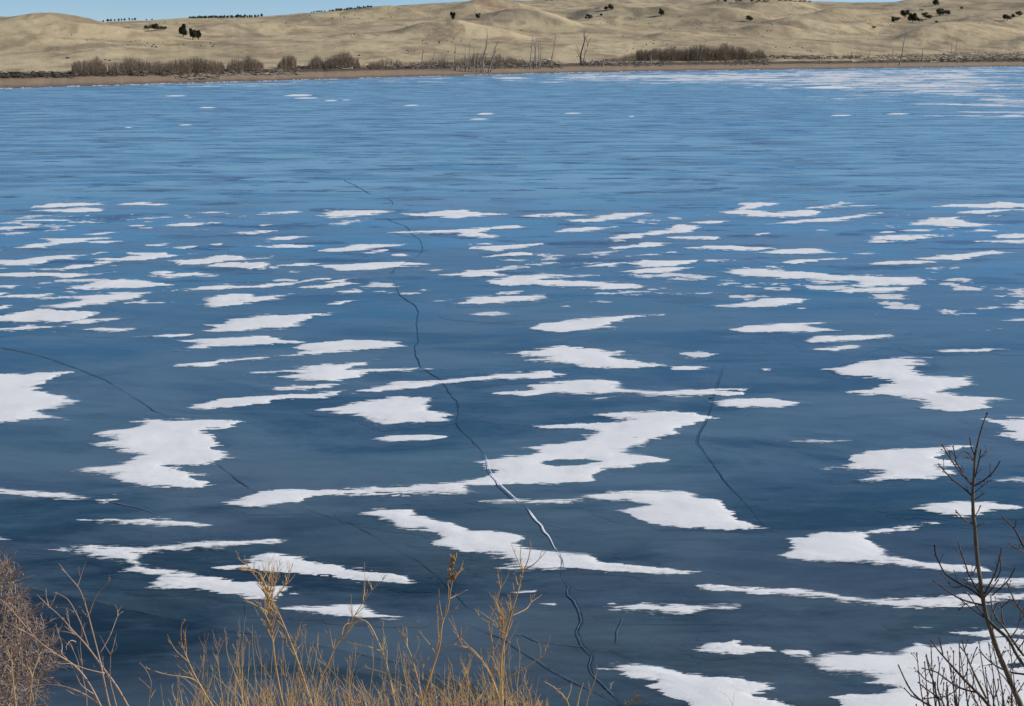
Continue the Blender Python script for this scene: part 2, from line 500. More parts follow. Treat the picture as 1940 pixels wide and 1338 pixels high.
def land(x, y):
    x = np.asarray(x, float); y = np.asarray(y, float)
    a = x / np.maximum(y, 1) / KX * FPX + 970
    ds = shore_d(a)
    s = y - ds
    beach = np.clip(s, -12, 26) / 26 * 1.25
    z0 = beach + 0.5 * smooth((s - 26) / 2.5)
    # plain then the slope up to the skyline
    cd = np.interp(a, SKY_PX, CR_D)
    zc = CAM_H + m_of(np.interp(a, SKY_PX, SKY_PY)) * cd
    plain_end = ds + 150 + 25 * vnoise(a / 170.0, a * 0, 31)
    zp = CAM_H + m_of(83.0 - (a - 970) * 0.006) * plain_end
    t1 = np.clip((y - ds - 28) / (plain_end - ds - 28), 0, 1)
    t2 = np.clip((y - plain_end) / (cd - plain_end), 0, 1)
    zz = 1.75 + (zp - 1.75) * (0.75 * t1 + 0.25 * t1 * t1)
    zz = zz + (zc - zp) * (0.35 * t2 + 0.65 * smooth(t2))
    zz = zz - np.maximum(y - cd, 0) * 0.03
    k = smooth((s - 27) / 3.0)
    z = np.where(s < 28.5, z0, 0) * (1 - k) + zz * k
    inl = smooth((s - 40) / 80)
    for cx, cy, h, sx, sy, tn in MW:
        ct, st = math.cos(tn), math.sin(tn)
        dx = x - cx; dy = y - cy
        u = (dx * ct - dy * st) / sx; u = np.where(u < 0, u * 1.3, u * 0.85); v = (dx * st + dy * ct) / sy
        r2 = u * u + v * v
        z = z + np.where(r2 < 9, h * np.exp(-r2 * 1.1), 0) * inl
    rd = 1 - np.abs(fbm(x / 52, y / 90, 3, 3))
    z = z + inl * (0.8 * (rd - 0.5) * smooth((s - 110) / 120) + 0.15 * fbm(x / 14, y / 22, 3, 9))
    z = z + k * 0.10 * fbm(x / 3, y / 5, 2, 12) + (1 - k) * 0.05 * fbm(x / 4, y / 3, 3, 14) * smooth(s / 6)
    return z

A = np.arange(-560, 2520, 3.0)
S1 = np.concatenate([np.arange(-12, 26.01, 1.0), [26.8, 27.6, 28.4, 29.2, 30.0]])
def grid_land(S):
    ds = shore_d(A)
    Y = ds[None, :] + S[:, None]
    X = (A[None, :] - 970) / FPX * KX * Y
    Z = land(X, Y)
    v = np.stack([X, Y, Z], -1).reshape(-1, 3)
    nr, nc = len(S), len(A)
    i = np.arange((nr - 1) * (nc - 1)); r = i // (nc - 1); c = i % (nc - 1)
    q = np.stack([r * nc + c, r * nc + c + 1, (r + 1) * nc + c + 1, (r + 1) * nc + c], 1)
    return v, q, np.repeat(S, nc)
v, q, inl = grid_land(S1)
beach = mesh_obj('beach', v, q, M_BEACH)
at = beach.data.attributes.new('inland', 'FLOAT', 'POINT'); at.data.foreach_set('value', inl.astype(np.float32))
tag(beach, kind='structure')
S2 = np.concatenate([np.arange(30, 200, 1.6), np.arange(200, 520, 2.2), np.arange(520, 900, 5.0), np.arange(900, 1500, 25.0)])
v, q, _ = grid_land(S2)
hills = tag(mesh_obj('hills', v, q, M_GRASS), kind='structure')

DD = np.concatenate([np.arange(230, 700, 0.7), np.arange(700, 1500, 2.0)])
def ground(px, py):
    """where the sight line through a pixel first meets the far land"""
    rx, rz = ray(px, py)
    z = CAM_H + rz * DD
    l = land(rx * DD, DD)
    hit = np.nonzero((l > z) & (DD > shore_d(np.array([float(px)]))[0] + 0.5))[0]
    if len(hit) == 0:
        i = int(np.argmax(np.where(DD < 1300, (l - CAM_H) / DD, -9)))
    else: i = hit[0]
    return Vector((float(rx * DD[i]), float(DD[i]), float(l[i])))

# ------------------------------------------------------------------ the frozen lake and the near bank
def bank_edge(x): return 10.5 + 0.6 * math.sin(x * 0.31) + 0.3 * math.sin(x * 1.1)
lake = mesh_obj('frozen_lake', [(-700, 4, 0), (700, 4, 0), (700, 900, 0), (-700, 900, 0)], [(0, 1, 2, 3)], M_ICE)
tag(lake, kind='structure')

edge = [(-120, 1062), (-40, 1082), (30, 1112), (130, 1130), (240, 1156), (340, 1176), (440, 1197), (540, 1213), (640, 1232), (720, 1250), (800, 1269), (880, 1297), (960, 1328), (1050, 1350), (1200, 1362)]
ed = []
for (x0, y0), (x1, y1) in zip(edge[:-1], edge[1:]):
    for k in range(6):
        t = k / 6
        ed.append((x0 + (x1 - x0) * t, y0 + (y1 - y0) * t + 1.6 * math.sin((x0 + (x1 - x0) * t) * 0.09) + random.uniform(-0.5, 0.5)))
pts = [tuple(float(c) for c in ice_pt(*e)) for e in ed]
vv = [(x, y, 0.004) for x, y in pts] + [(x, 5.0, 0.004) for x, y in pts]
n_ = len(pts)
ff = [(n_ + i, n_ + i + 1, i + 1, i) for i in range(n_ - 1)]
tag(mesh_obj('thin_dark_ice', vv, ff, M_ICED, None, False), kind='structure')

gx = np.linspace(-45, 45, 90); gy = np.linspace(-25, 13, 77)
GX, GY = np.meshgrid(gx, gy)
GZ = np.where(GY < 0.8, 6.4, 6.4 - (GY - 0.8) * 0.66)
GZ = GZ + 0.12 * fbm(GX / 1.5, GY / 1.5, 3, 41) * smooth((GY + 1) / 2)
GZ = np.maximum(GZ, -0.6)
nb = np.stack([GX, GY, GZ], -1).reshape(-1, 3)
i = np.arange(76 * 89); r = i // 89; c = i % 89
tag(mesh_obj('near_bank', nb, np.stack([r * 90 + c, r * 90 + c + 1, (r + 1) * 90 + c + 1, (r + 1) * 90 + c], 1), M_GRASS), kind='structure')
def bank_z(y): return 6.4 if y < 0.8 else 6.4 - (y - 0.8) * 0.66
# ------------------------------------------------------------------ snow patches lying on the ice
TILES = {'F': (0, 0, 1.0), 'A': (0, 360, 2.985), 'B': (640, 360, 2.985), 'C': (1290, 360, 2.985)}
# (tile, outline, landmark name or None, own label or None, flags)
PATCHES = [
 ('F', '-60,712 60,708 110,703 150,703 105,712 85,724 63,733 75,742 110,753 155,764 120,774 85,780 95,790 135,798 60,797 0,803 -60,800', 'arrow shaped patch', 'large arrow shaped white snow patch cut by the left edge of the lake view', ''),
 ('F', '245,800 275,795 330,797 400,793 450,800 430,808 380,817 400,828 412,838 395,850 440,862 425,875 380,882 320,885 350,892 385,905 400,915 380,925 320,925 270,920 230,910 210,900 140,888 210,882 270,865 240,858 200,848 165,840 220,834 180,822 240,812 262,808', 'big jagged patch on the left', 'biggest jagged white snow patch on the left, with three points on each side', ''),
 ('F', '-60,923 0,925 100,935 235,944 200,952 130,951 50,945 -60,938', 'long bar below the jagged patch', 'long straight white snow bar running in from the left edge below the jagged patch', ''),
 ('F', '150,983 230,982 330,984 410,994 380,1000 280,995 190,990', None, 'thin flat snow streak under the jagged patch, alone on dark ice', ''),
 ('F', '-60,1013 0,1016 45,1022 0,1024 -60,1024', None, 'tiny snow tip at the left edge just above the dark ice', ''),
 ('F', '90,1042 200,1038 300,1033 400,1027 480,1022 540,1021 500,1030 420,1042 340,1045 260,1056 255,1062 280,1073 320,1080 380,1093 440,1104 510,1110 560,1116 520,1138 430,1130 370,1120 290,1117 275,1105 285,1095 240,1085 225,1070 190,1060 140,1050', 'forked patch', 'forked white snow patch like a sideways letter V near the dry weeds', ''),
 ('F', '475,1062 500,1050 560,1055 620,1068 680,1080 760,1092 800,1105 760,1108 680,1100 600,1090 520,1082 410,1079 460,1072 490,1066', 'slanting patch behind the weeds', 'slanting white snow patch just behind the tallest golden weeds', ''),
 ('F', '520,1150 600,1146 640,1143 690,1142 700,1152 740,1165 790,1178 740,1177 680,1172 600,1165 560,1158', None, 'low white snow patch showing between the dry weed stalks', ''),
 ('F', '500,1119 560,1122 575,1128 520,1128', None, 'small ragged snow scrap behind the tall weed bunch', 's'),
 ('F', '325,697 360,688 420,682 520,676 600,667 562,659 566,655 620,648 700,645 765,648 768,658 700,663 620,670 500,680 420,688 380,697', 'long curved tail', 'long curved snow tail widening to a blunt bar left of the main crack', ''),
 ('F', '335,663 375,654 330,646 372,643 415,640 499,638 550,645 592,648 566,652 520,652 470,656 420,657 380,661', None, 'flat two tailed snow patch just above the long curved tail', ''),
 ('F', '435,710 480,706 560,697 640,688 710,683 690,692 660,700 790,697 820,701 750,705 690,706 680,716 620,725 560,718 500,716 560,708', 'ragged tailed patch', 'ragged snow patch with many tails, its right tail touching the main crack', ''),
 ('F', '505,735 560,730 650,728 610,737 530,738', None, 'slim snow streak directly beneath the many tailed ragged patch', ''),
 ('F', '335,775 380,766 420,757 510,748 655,742 645,752 520,757 500,764 450,772 390,777', None, 'pointed snow patch just above the biggest jagged patch on the left', ''),
 ('F', '675,745 700,733 760,724 838,720 900,714 970,706 1040,706 1070,711 1030,718 940,720 850,726 800,735 720,743', 'bar crossed by the crack', 'long slanting snow bar crossed in its middle by the main crack', ''),
 ('F', '605,777 650,768 700,758 740,752 820,753 828,762 812,770 830,780 868,788 845,798 790,802 720,805 700,795 660,785', 'fish shaped patch', 'fish shaped solid white snow patch close to the left of the crack', ''),
 ('F', '690,832 730,826 800,823 855,826 830,833 750,836', None, 'small neat snow lens under the fish shaped patch', 'c'),
 ('F', '945,668 1000,665 1070,657 1110,658 1180,667 1190,673 1165,678 1200,685 1270,692 1200,698 1120,698 1060,690 1040,687 980,684 1035,676', 'wide patch right of the crack', 'wide snow patch with two left points and one long right point, right of the crack', ''),
 ('F', '940,745 1000,740 1010,730 1060,722 1150,719 1175,727 1190,737 1250,741 1410,740 1390,748 1280,753 1215,752 1180,748 1100,750 1000,749 965,745', 'humped patch with a long tail', 'humped snow patch with a long thin tail to the right', ''),
 ('F', '1095,758 1180,750 1150,756', None, 'hair thin snow sliver under the humped patch', 's'),
 ('F', '1120,785 1180,780 1280,780 1365,789 1340,798 1300,808 1285,825 1240,838 1205,850 1200,860 1250,870 1265,876 1230,883 1150,890 1130,900 1110,915 1050,920 950,918 890,925 905,935 870,938 780,936 650,938 600,945 560,955 500,960 400,953 450,945 495,930 560,930 600,932 700,925 860,915 925,903 945,897 915,890 885,880 935,868 1000,865 1020,860 990,850 1040,842 1090,835 1120,815 1060,810 975,807 1100,803 1200,795 1150,790', 'great central patch', 'great branching snow patch in the centre with a dark oval hole', ''),
 ('F', '905,950 960,947 1060,945 1110,938 1150,932 1220,929 1300,930 1320,940 1370,950 1380,965 1400,985 1450,1000 1410,1006 1330,1004 1260,998 1210,985 1190,975 1165,968 1220,957 1190,951 1130,950 1020,956 940,955', 'stemmed patch', 'large snow patch with a thin left stem across the crack, below the great branching one', 'c'),
 ('F', '675,972 710,965 780,966 790,977 840,990 900,1002 960,1012 990,1020 985,1032 1020,1042 1070,1048 1130,1058 1150,1068 1240,1075 1315,1083 1260,1089 1150,1083 1060,1079 1000,1085 960,1085 930,1080 975,1068 940,1056 910,1048 860,1045 820,1030 835,1018 800,1005 760,1003 720,990 690,980', 'diagonal patch', 'long diagonal snow patch stepping down to the right and burying the white crack', ''),
 ('F', '965,1122 1020,1119 1015,1124 975,1126', None, 'small broken snow scrap behind the tallest weed on the right', 's'),
 ('F', '1020,1144 1060,1142 1050,1147', None, 'tiny snow scrap left of the lower end of the crack', 's'),
 ('F', '1560,700 1610,690 1640,684 1700,678 1765,678 1750,690 1735,700 1750,711 1830,714 1855,728 1800,738 1790,745 1850,752 1910,757 1880,768 1860,778 1800,780 1740,775 1755,762 1700,752 1600,746 1570,744 1640,740 1690,728 1680,720 1600,714', 'big stepped patch on the right', 'biggest stepped white snow patch on the right, above the sapling top', ''),
 ('F', '1340,762 1400,756 1480,755 1515,764 1480,772 1400,774 1365,770', None, 'plain snow lens to the upper right of the great branching patch', 'c'),
 ('F', '1460,836 1520,830 1600,830 1625,836 1570,842 1500,840', None, 'faint grey snow lens alone on dark ice between the two large right patches', 'cT'),
 ('F', '1560,890 1600,882 1610,868 1640,857 1700,850 1780,846 1830,847 1785,860 1780,870 1810,880 1790,888 1812,897 1790,905 1720,910 1630,914 1620,912 1665,898 1640,893', 'patch behind the sapling top', 'rounded snow patch just left of the upper sapling twigs', ''),
 ('F', '1870,796 1910,791 2010,789 2010,836 1930,835 1900,828 1912,815 1890,805', None, 'snow patch cut by the right edge just beside the sapling tip', ''),
 ('F', '1880,912 1920,906 2010,903 2010,916 1900,917', None, 'slim snow wedge at the right edge beside the middle of the sapling', 'c'),
 ('F', '1710,966 1760,955 1810,949 1880,952 1930,963 1880,973 1830,978 1790,975 1750,970', None, 'oval snow patch crossed by the sapling trunk', ''),
 ('F', '1475,1050 1500,1040 1485,1022 1560,1012 1640,1010 1700,997 1770,989 1750,998 1700,1006 1640,1015 1655,1030 1690,1048 1750,1062 1880,1072 1850,1083 1780,1082 1700,1070 1600,1068 1520,1062', 'wedge patch left of the sapling', 'wedge shaped snow patch with a thin upper arm, ending at the sapling trunk', ''),
 ('F', '1315,1110 1340,1104 1400,1112 1500,1113 1560,1120 1640,1132 1700,1133 1780,1128 1880,1125 2010,1119 2010,1135 1900,1140 1800,1148 1700,1149 1600,1140 1540,1132 1440,1124 1370,1120', 'long ribbon reaching the sapling', 'very long thin snow ribbon running right behind the sapling', ''),
 ('F', '1820,1098 1880,1095 2010,1098 2010,1114 1880,1116 1850,1105', None, 'short snow bar at the right edge just above the long ribbon', ''),
 ('F', '1150,1150 1200,1142 1300,1141 1400,1147 1380,1154 1330,1158 1310,1168 1230,1163 1180,1156', None, 'ragged snow bar right of the lower crack, under the diagonal patch', ''),
 ('F', '1700,1183 1770,1190 1735,1191', None, 'hair thin snow dash on dark ice left of the lower sapling', 's'),
 ('F', '1800,1200 1850,1193 2010,1190 2010,1203 1870,1206', None, 'snow streak behind the lower sapling trunk', ''),
 ('F', '1300,1228 1330,1216 1395,1212 1420,1222 1465,1226 1475,1238 1440,1243 1370,1240 1330,1235', None, 'small ragged snow island just left of the large lower right snowfield', ''),
 ('F', '1478,1235 1530,1232 1545,1240 1540,1247 1500,1247', None, 'scrap of snow bridging the ragged island and the lower right snowfield', 's'),
 ('F', '1500,1252 1560,1240 1600,1232 1700,1228 1730,1213 1760,1220 1850,1215 1900,1209 2010,1206 2010,1380 1620,1380 1580,1320 1660,1310 1700,1298 1640,1291 1665,1284 1600,1274 1545,1272 1540,1262', 'lower right snowfield', 'largest snowfield, filling the lower right corner behind the bare shrub', 'H'),
 ('F', '1140,1268 1180,1262 1220,1258 1290,1275 1380,1280 1420,1292 1460,1300 1480,1312 1440,1320 1500,1340 1560,1380 1360,1380 1300,1335 1270,1320 1210,1300 1235,1290 1190,1288', 'lowest snow patch in the middle', 'lowest snow patch in the middle with ragged left end, cut by the bottom edge', ''),
 # middle distance, left
 ('A', '175,95 320,75 460,75 600,70 600,84 430,92 300,102 185,102', None, None, ''),
 ('A', '175,120 350,108 460,100 560,103 590,122 480,130 300,126', None, None, ''),
 ('A', '650,84 720,72 900,76 970,80 890,88', None, None, ''),
 ('A', '45,180 250,168 440,170 300,180', None, None, ''),
 ('A', '1100,132 1200,123 1290,125 1180,137', None, None, 'c'),
 ('A', '1435,144 1560,125 1785,116 1640,138', None, None, ''),
 ('A', '-60,212 130,208 195,210 60,230 -60,230', None, None, ''),
 ('A', '905,202 1060,186 1210,190 1070,210 960,210', None, None, 'c'),
 ('A', '420,260 600,238 700,240 540,258', None, None, ''),
 ('A', '80,332 150,310 260,298 230,280 400,281 560,266 640,270 480,288 680,292 600,302 420,300 250,328', 'double streaked patch', 'double streaked far snow patch on the left made of two tapering tongues', ''),
 ('A', '1280,248 1430,238 1560,232 1400,254', None, None, ''),
 ('A', '1490,280 1560,266 1690,260 1760,266 1640,285 1530,292', None, None, ''),
 ('A', '770,325 880,310 940,306 900,322', None, None, ''),
 ('A', '960,330 1080,318 1150,320 1040,338', None, None, ''),
 ('A', '1180,308 1260,304 1240,312', None, None, 's'),
 ('A', '1460,320 1600,314 1740,318 1600,328', None, None, ''),
 ('A', '-60,405 100,393 200,383 340,373 460,368 590,355 480,378 400,395 290,402 200,425 120,432 -60,425', None, 'broad feathery snow streak at the far left edge', ''),
 ('A', '120,452 350,445 420,425 520,422 560,405 500,390 660,385 760,372 680,353 860,358 930,353 978,378 860,395 640,410 540,432 330,457', 'curling patch on the left', 'curling snow patch rising to the right, in the left middle distance', ''),
 ('A', '-60,475 150,465 300,474 500,476 660,466 560,482 380,499 180,490 -60,492', None, None, ''),
 ('A', '-60,440 60,438 40,448 -60,450', None, None, 's'),
 ('A', '980,402 1150,390 1260,368 1360,376 1400,388 1540,384 1400,400 1250,410 1130,422 990,427', None, None, ''),
 ('A', '1150,440 1260,413 1500,410 1512,435 1400,457 1370,440', 'squat patch', 'squat square ended snow patch in the left middle distance', ''),
 ('A', '850,465 960,460 940,478 1120,464 1205,482 960,502 870,494', None, None, ''),
 ('A', '350,558 430,545 520,520 700,503 860,523 1025,538 900,545 700,554 600,560 470,566', 'bird shaped patch', 'spread wing shaped snow patch with a pointed tip at each end, left middle distance', ''),
 ('A', '1020,572 1150,550 1290,532 1400,540 1650,520 1800,498 1890,498 1700,530 1400,557 1200,570', 'long thin rising streak', 'long thin snow streak rising to the right, left of the crack', ''),
 ('A', '-60,612 80,593 280,588 300,602 430,600 560,592 700,580 890,580 780,607 640,642 480,664 340,677 200,662 380,640 440,620 280,620 120,614', 'broad bent patch far left', 'broad bent snow patch near the left edge with a long left tail', ''),
 ('A', '-80,722 80,700 200,680 430,688 540,693 550,710 450,737 340,744 180,758 -80,750', 'solid oval patch', 'solid oval white snow patch touching the left edge', ''),
 ('A', '330,760 460,733 680,726 620,747 470,767', None, None, ''),
 ('A', '-60,790 130,773 340,776 200,792 -60,800', None, None, ''),
 ('A', '427,795 560,780 760,783 822,790 650,805 500,804', None, None, 'c'),
 ('A', '1110,652 1160,640 1150,613 1300,590 1400,586 1460,601 1650,590 1560,622 1400,642 1250,668', 'shaggy patch', 'shaggy snow patch with bare spots, left of the crack', 'H'),
 ('A', '1140,765 1240,765 1300,740 1440,713 1640,708 1780,698 1940,706 1780,722 1700,752 1720,775 1600,794 1250,803 1150,800 1240,777', 'whale shaped patch', 'whale shaped solid snow patch with a long thin right tail, left of the crack', ''),
 ('A', '778,833 950,818 1085,820 1060,832 850,838', None, None, 'c'),
 ('A', '160,553 240,551 220,560', None, None, 's'),
 ('A', '-60,545 120,541 60,557 -60,557', None, None, ''),
 ('A', '-60,586 80,578 0,600 -60,602', None, None, ''),
 ('A', '-60,665 30,655 40,672 -60,690', None, None, ''),
 ('A', '1590,427 1700,415 1790,421 1690,432', None, None, ''),
 ('A', '1650,555 1800,545 1970,518 2000,530 1830,556', None, None, ''),
 ('A', '1880,582 1960,570 2060,574 1960,588', None, None, ''),
 ('A', '1840,645 1960,622 2040,618 1980,640 1890,655', None, None, ''),
 ('A', '240,806 330,800 300,810', None, None, 's'),
 # middle
 ('B', '-90,150 -45,118 150,116 320,123 240,138 100,152 -40,160', None, None, ''),
 ('B', '315,140 480,133 620,118 720,115 800,128 950,140 800,152 650,162 480,150', 'upper crack lens', 'long flat lens of snow right beside the upper crack', ''),
 ('B', '-60,198 60,176 180,160 60,200', None, None, ''),
 ('B', '1050,152 1130,136 1270,130 1400,145 1200,157', None, None, ''),
 ('B', '1280,181 1420,160 1560,133 1720,128 1800,128 1700,150 1560,167 1450,182', None, None, ''),
 ('B', '1060,202 1180,178 1120,197', None, None, 's'),
 ('B', '240,240 500,236 720,220 860,208 1000,198 1055,212 880,225 800,240 840,250 928,262 900,277 760,270 650,255 700,243 440,248', 'hooked streak across the crack', 'long streak of snow crossing the upper crack and hooking back below', ''),
 ('B', '1200,236 1300,218 1400,210 1565,215 1430,237 1250,242', None, None, ''),
 ('B', '1528,282 1560,260 1640,256 1780,233 1940,226 1995,230 1900,250 1700,264 1620,277 1640,292 1560,296', 'crook shaped patch', 'crook shaped snow patch bending down at its left end, right middle distance', ''),
 ('B', '1510,327 1640,315 1760,298 1885,303 1720,327 1560,334', None, None, ''),
 ('B', '708,332 860,316 1000,306 1155,303 1100,324 980,337 900,350 850,342', 'far kite shaped patch', 'kite shaped snow patch a little right of the upper crack', ''),
 ('B', '783,310 850,300 872,312', None, None, 's'),
 ('B', '828,380 940,360 1040,350 1112,370 980,378', None, None, 'c'),
 ('B', '1368,367 1500,353 1615,346 1490,372', None, None, ''),
 ('B', '1648,376 1780,360 1905,350 1800,374', None, None, ''),
 ('B', '-110,347 0,328 150,310 300,308 395,313 280,330 140,342 0,350', None, None, ''),
 ('B', '133,367 180,345 305,336 240,357', None, None, ''),
 ('B', '278,371 360,360 442,368 370,378', None, None, 'c'),
 ('B', '-125,430 60,421 240,408 380,404 545,425 360,440 200,456 0,460', 'bar where the crack vanishes', 'solid snow bar under which the crack disappears in the middle distance', ''),
 ('B', '438,455 560,443 665,452 560,462', None, None, ''),
 ('B', '573,486 740,458 860,453 960,443 1085,430 1000,450 880,465 965,480 900,492 780,487', None, None, ''),
 ('B', '1058,422 1180,408 1285,410 1150,428', None, None, 'T'),
 ('B', '798,520 900,503 1060,483 1200,478 1395,492 1230,500 1160,510 1400,513 1500,520 1680,533 1745,550 1620,567 1450,562 1400,547 1100,545 920,545', 'long patch with a right tail', 'long low snow patch tapering far to the right, middle distance right of the crack', ''),
 ('B', '1338,442 1480,423 1605,413 1520,437', None, None, ''),
 ('B', '1615,463 1740,448 1940,438 2065,438 1900,462 1700,472', None, None, ''),
 ('B', '1675,425 1720,397 1900,397 2030,398 1950,422 1740,440', None, None, ''),
 ('B', '645,650 740,627 750,603 900,603 1080,595 1180,595 1195,610 1100,632 900,642 740,645', 'torpedo shaped patch', 'torpedo shaped bright snow patch with a ragged left end, right of the crack', ''),
 ('B', '675,707 780,692 900,686 1030,712 880,724 790,717', None, 'greyish ragged snow lens just under the torpedo shaped patch', 'T'),
 ('B', '1238,666 1290,648 1335,660', None, None, 's'),
 ('B', '1090,780 1200,753 1350,730 1500,720 1640,710 1860,706 1640,732 1560,757 1540,780 1420,797 1250,805 1150,800', 'comma shaped patch', 'comma shaped bright snow patch with a fine right tail, right of the crack', ''),
 ('B', '108,551 200,523 350,528 330,550 180,557', None, None, 'T'),
 ('B', '-10,585 80,563 172,572 60,584', None, None, ''),
 ('B', '430,575 480,560 545,570', None, None, 's'),
 ('B', '-60,525 30,505 95,503 30,525', None, None, ''),
 # middle distance, right
 ('C', '238,132 310,105 350,95 300,80 430,70 575,78 450,97 400,113 520,127 700,116 820,130 760,152 560,157 380,150', 'topmost hooked patch', 'hooked snow patch topmost on the right, just below the bare blue band', ''),
 ('C', '678,106 860,86 900,90 1090,90 900,102', None, None, ''),
 ('C', '838,76 900,68 985,74 900,82', None, None, 's'),
 ('C', '945,118 1040,110 1062,116', None, None, 's'),
 ('C', '487,194 700,170 870,156 1000,140 1138,128 1010,160 860,180 650,190', None, None, ''),
 ('C', '1408,98 1520,82 1700,80 1820,70 1900,78 2060,76 2060,107 1900,100 1700,106 1560,102', None, 'far snow patch cut by the right edge just below the bare blue band', ''),
 ('C', '1558,123 1700,112 1900,110 2060,108 2060,120 1850,120 1680,140 1600,132', None, None, ''),
 ('C', '1278,187 1400,166 1560,153 1600,178 1680,190 1825,200 1700,214 1500,214 1440,203 1300,200', 'pyramid shaped patch', 'pyramid shaped snow patch with a right tail, far right middle distance', ''),
 ('C', '1183,233 1300,223 1445,225 1380,238', None, None, 'c'),
 ('C', '1558,241 1700,226 1835,232 1700,245', None, None, 'c'),
 ('C', '1078,272 1200,260 1400,253 1535,253 1450,270 1260,287 1120,284', None, None, ''),
 ('C', '1028,294 1140,286 1225,298 1100,302', None, None, ''),
 ('C', '1738,266 1850,250 2060,248 2060,272 1850,274', None, None, ''),
 ('C', '1658,292 1800,282 2060,278 2060,302 1900,307 1800,296', None, None, ''),
 ('C', '18,332 130,316 280,316 400,326 525,332 420,344 310,344 150,337', None, None, ''),
 ('C', '408,352 560,338 780,336 885,355 800,364 560,368', None, None, ''),
 ('C', '508,413 640,396 800,393 940,390 760,410 620,418', None, None, ''),
 ('C', '1018,421 1180,403 1300,400 1465,408 1350,422 1150,426', None, None, 'c'),
 ('C', '1348,392 1430,373 1560,360 1760,343 1855,358 1700,380 1520,394 1400,397', None, None, ''),
 ('C', '215,467 280,448 400,443 500,448 580,463 740,470 840,483 1000,486 1150,493 1330,493 1395,512 1350,537 1150,544 950,547 1030,530 980,517 820,512 680,502 520,492 330,490', 'longest bar on the right', 'longest snow bar on the right, sagging and thicker at its right end', ''),
 ('C', '835,577 960,560 1080,551 1270,551 1285,570 1150,584 930,584', None, None, 'c'),
 ('C', '135,654 280,646 420,630 460,616 640,611 712,618 695,640 540,664 360,667 200,664', 'lens with a grey left tip', 'snow lens with a thin grey left tip, right middle distance', 'c'),
 ('C', '250,795 380,768 560,753 795,750 740,767 820,785 915,797 760,810 560,810 400,805', 'shark shaped patch', 'smooth snow patch notched like a fish tail at its right end', 'c'),
 ('C', '687,857 760,830 900,826 1080,818 1205,816 1222,830 1060,852 860,867 740,867', None, None, 'c'),
 ('C', '750,907 850,885 940,876 1045,882 1000,900 880,914', None, None, 'c'),
 ('C', '1383,913 1500,900 1700,895 1885,900 1700,917 1480,920', None, None, 'c'),
 ('C', '-60,1000 120,995 190,1003 90,1018 -40,1018', None, None, 'c'),
 ('C', '1780,740 1880,726 2060,726 2060,747 1880,747', None, None, 'T'),
 ('C', '1835,609 1930,596 2060,594 2060,614', None, None, 'T'),
 ('C', '388,258 430,246 490,243 440,258', None, None, 's'),
 ('C', '-10,925 90,908 182,925 150,950 60,952', 'rough clod of snow', 'rough grey clod of broken snow standing alone right of the crack', 'T'),
 ('C', '-60,200 20,196 100,206 40,246 -60,240', None, None, ''),
 ('C', '50,186 160,176 270,176 160,192', None, None, ''),
 ('C', '-60,272 90,262 255,262 190,280 -60,280', None, None, ''),
 ('C', '920,362 1040,354 1155,360 1040,368', None, None, 's'),
 ('C', '440,1015 480,1006 520,1014 480,1021', None, None, 's'),
]
# small far slivers: centre x, y, length, thickness in photo pixels
SLIVERS = [(565, 181, 66, 3.6), (583, 186, 60, 2.6), (920, 216, 42, 3.4), (1085, 215, 44, 2.6), (394, 204, 44, 2.6), (334, 182, 50, 2.2),
           (350, 237, 32, 2.2), (243, 242, 26, 2.0), (778, 200, 38, 2.4), (625, 191, 34, 2.4), (1568, 166, 110, 4.0), (1595, 219, 52, 2.6),
           (1702, 216, 56, 2.6), (1808, 198, 46, 2.4), (1917, 219, 50, 2.4), (905, 226, 44, 2.4), (1196, 221, 22, 2.0), (655, 190, 30, 1.8),
           (400, 403, 60, 3.0), (1030, 408, 60, 3.2), (1450, 390, 40, 2.6), (260, 428, 44, 2.6), (470, 443, 54, 3.2), (1150, 505, 60, 3.6), (60, 418, 60, 3), (1680, 440, 44, 3)]

def parse(tile, s):
    ox, oy, sc = TILES[tile]
    return [(ox + float(a) / sc, oy + float(b) / sc) for a, b in (p.split(',') for p in s.split())]

def poly_sdf(X, Y, P):
    """signed distance to a closed outline on the ice, positive inside, metres"""
    d = np.full(X.shape, 1e9); ins = np.zeros(X.shape, bool)
    n = len(P)
    for i in range(n):
        ax, ay = P[i]; bx, by = P[(i + 1) % n]
        ex, ey = bx - ax, by - ay
        t = np.clip(((X - ax) * ex + (Y - ay) * ey) / (ex * ex + ey * ey + 1e-12), 0, 1)
        d = np.minimum(d, (X - ax - t * ex) ** 2 + (Y - ay - t * ey) ** 2)
        if ay != by:
            c = ((ay > Y) != (by > Y)) & (X < (bx - ax) * (Y - ay) / (by - ay) + ax)
            ins ^= c
    d = np.sqrt(d)
    return np.where(ins, d, -d)

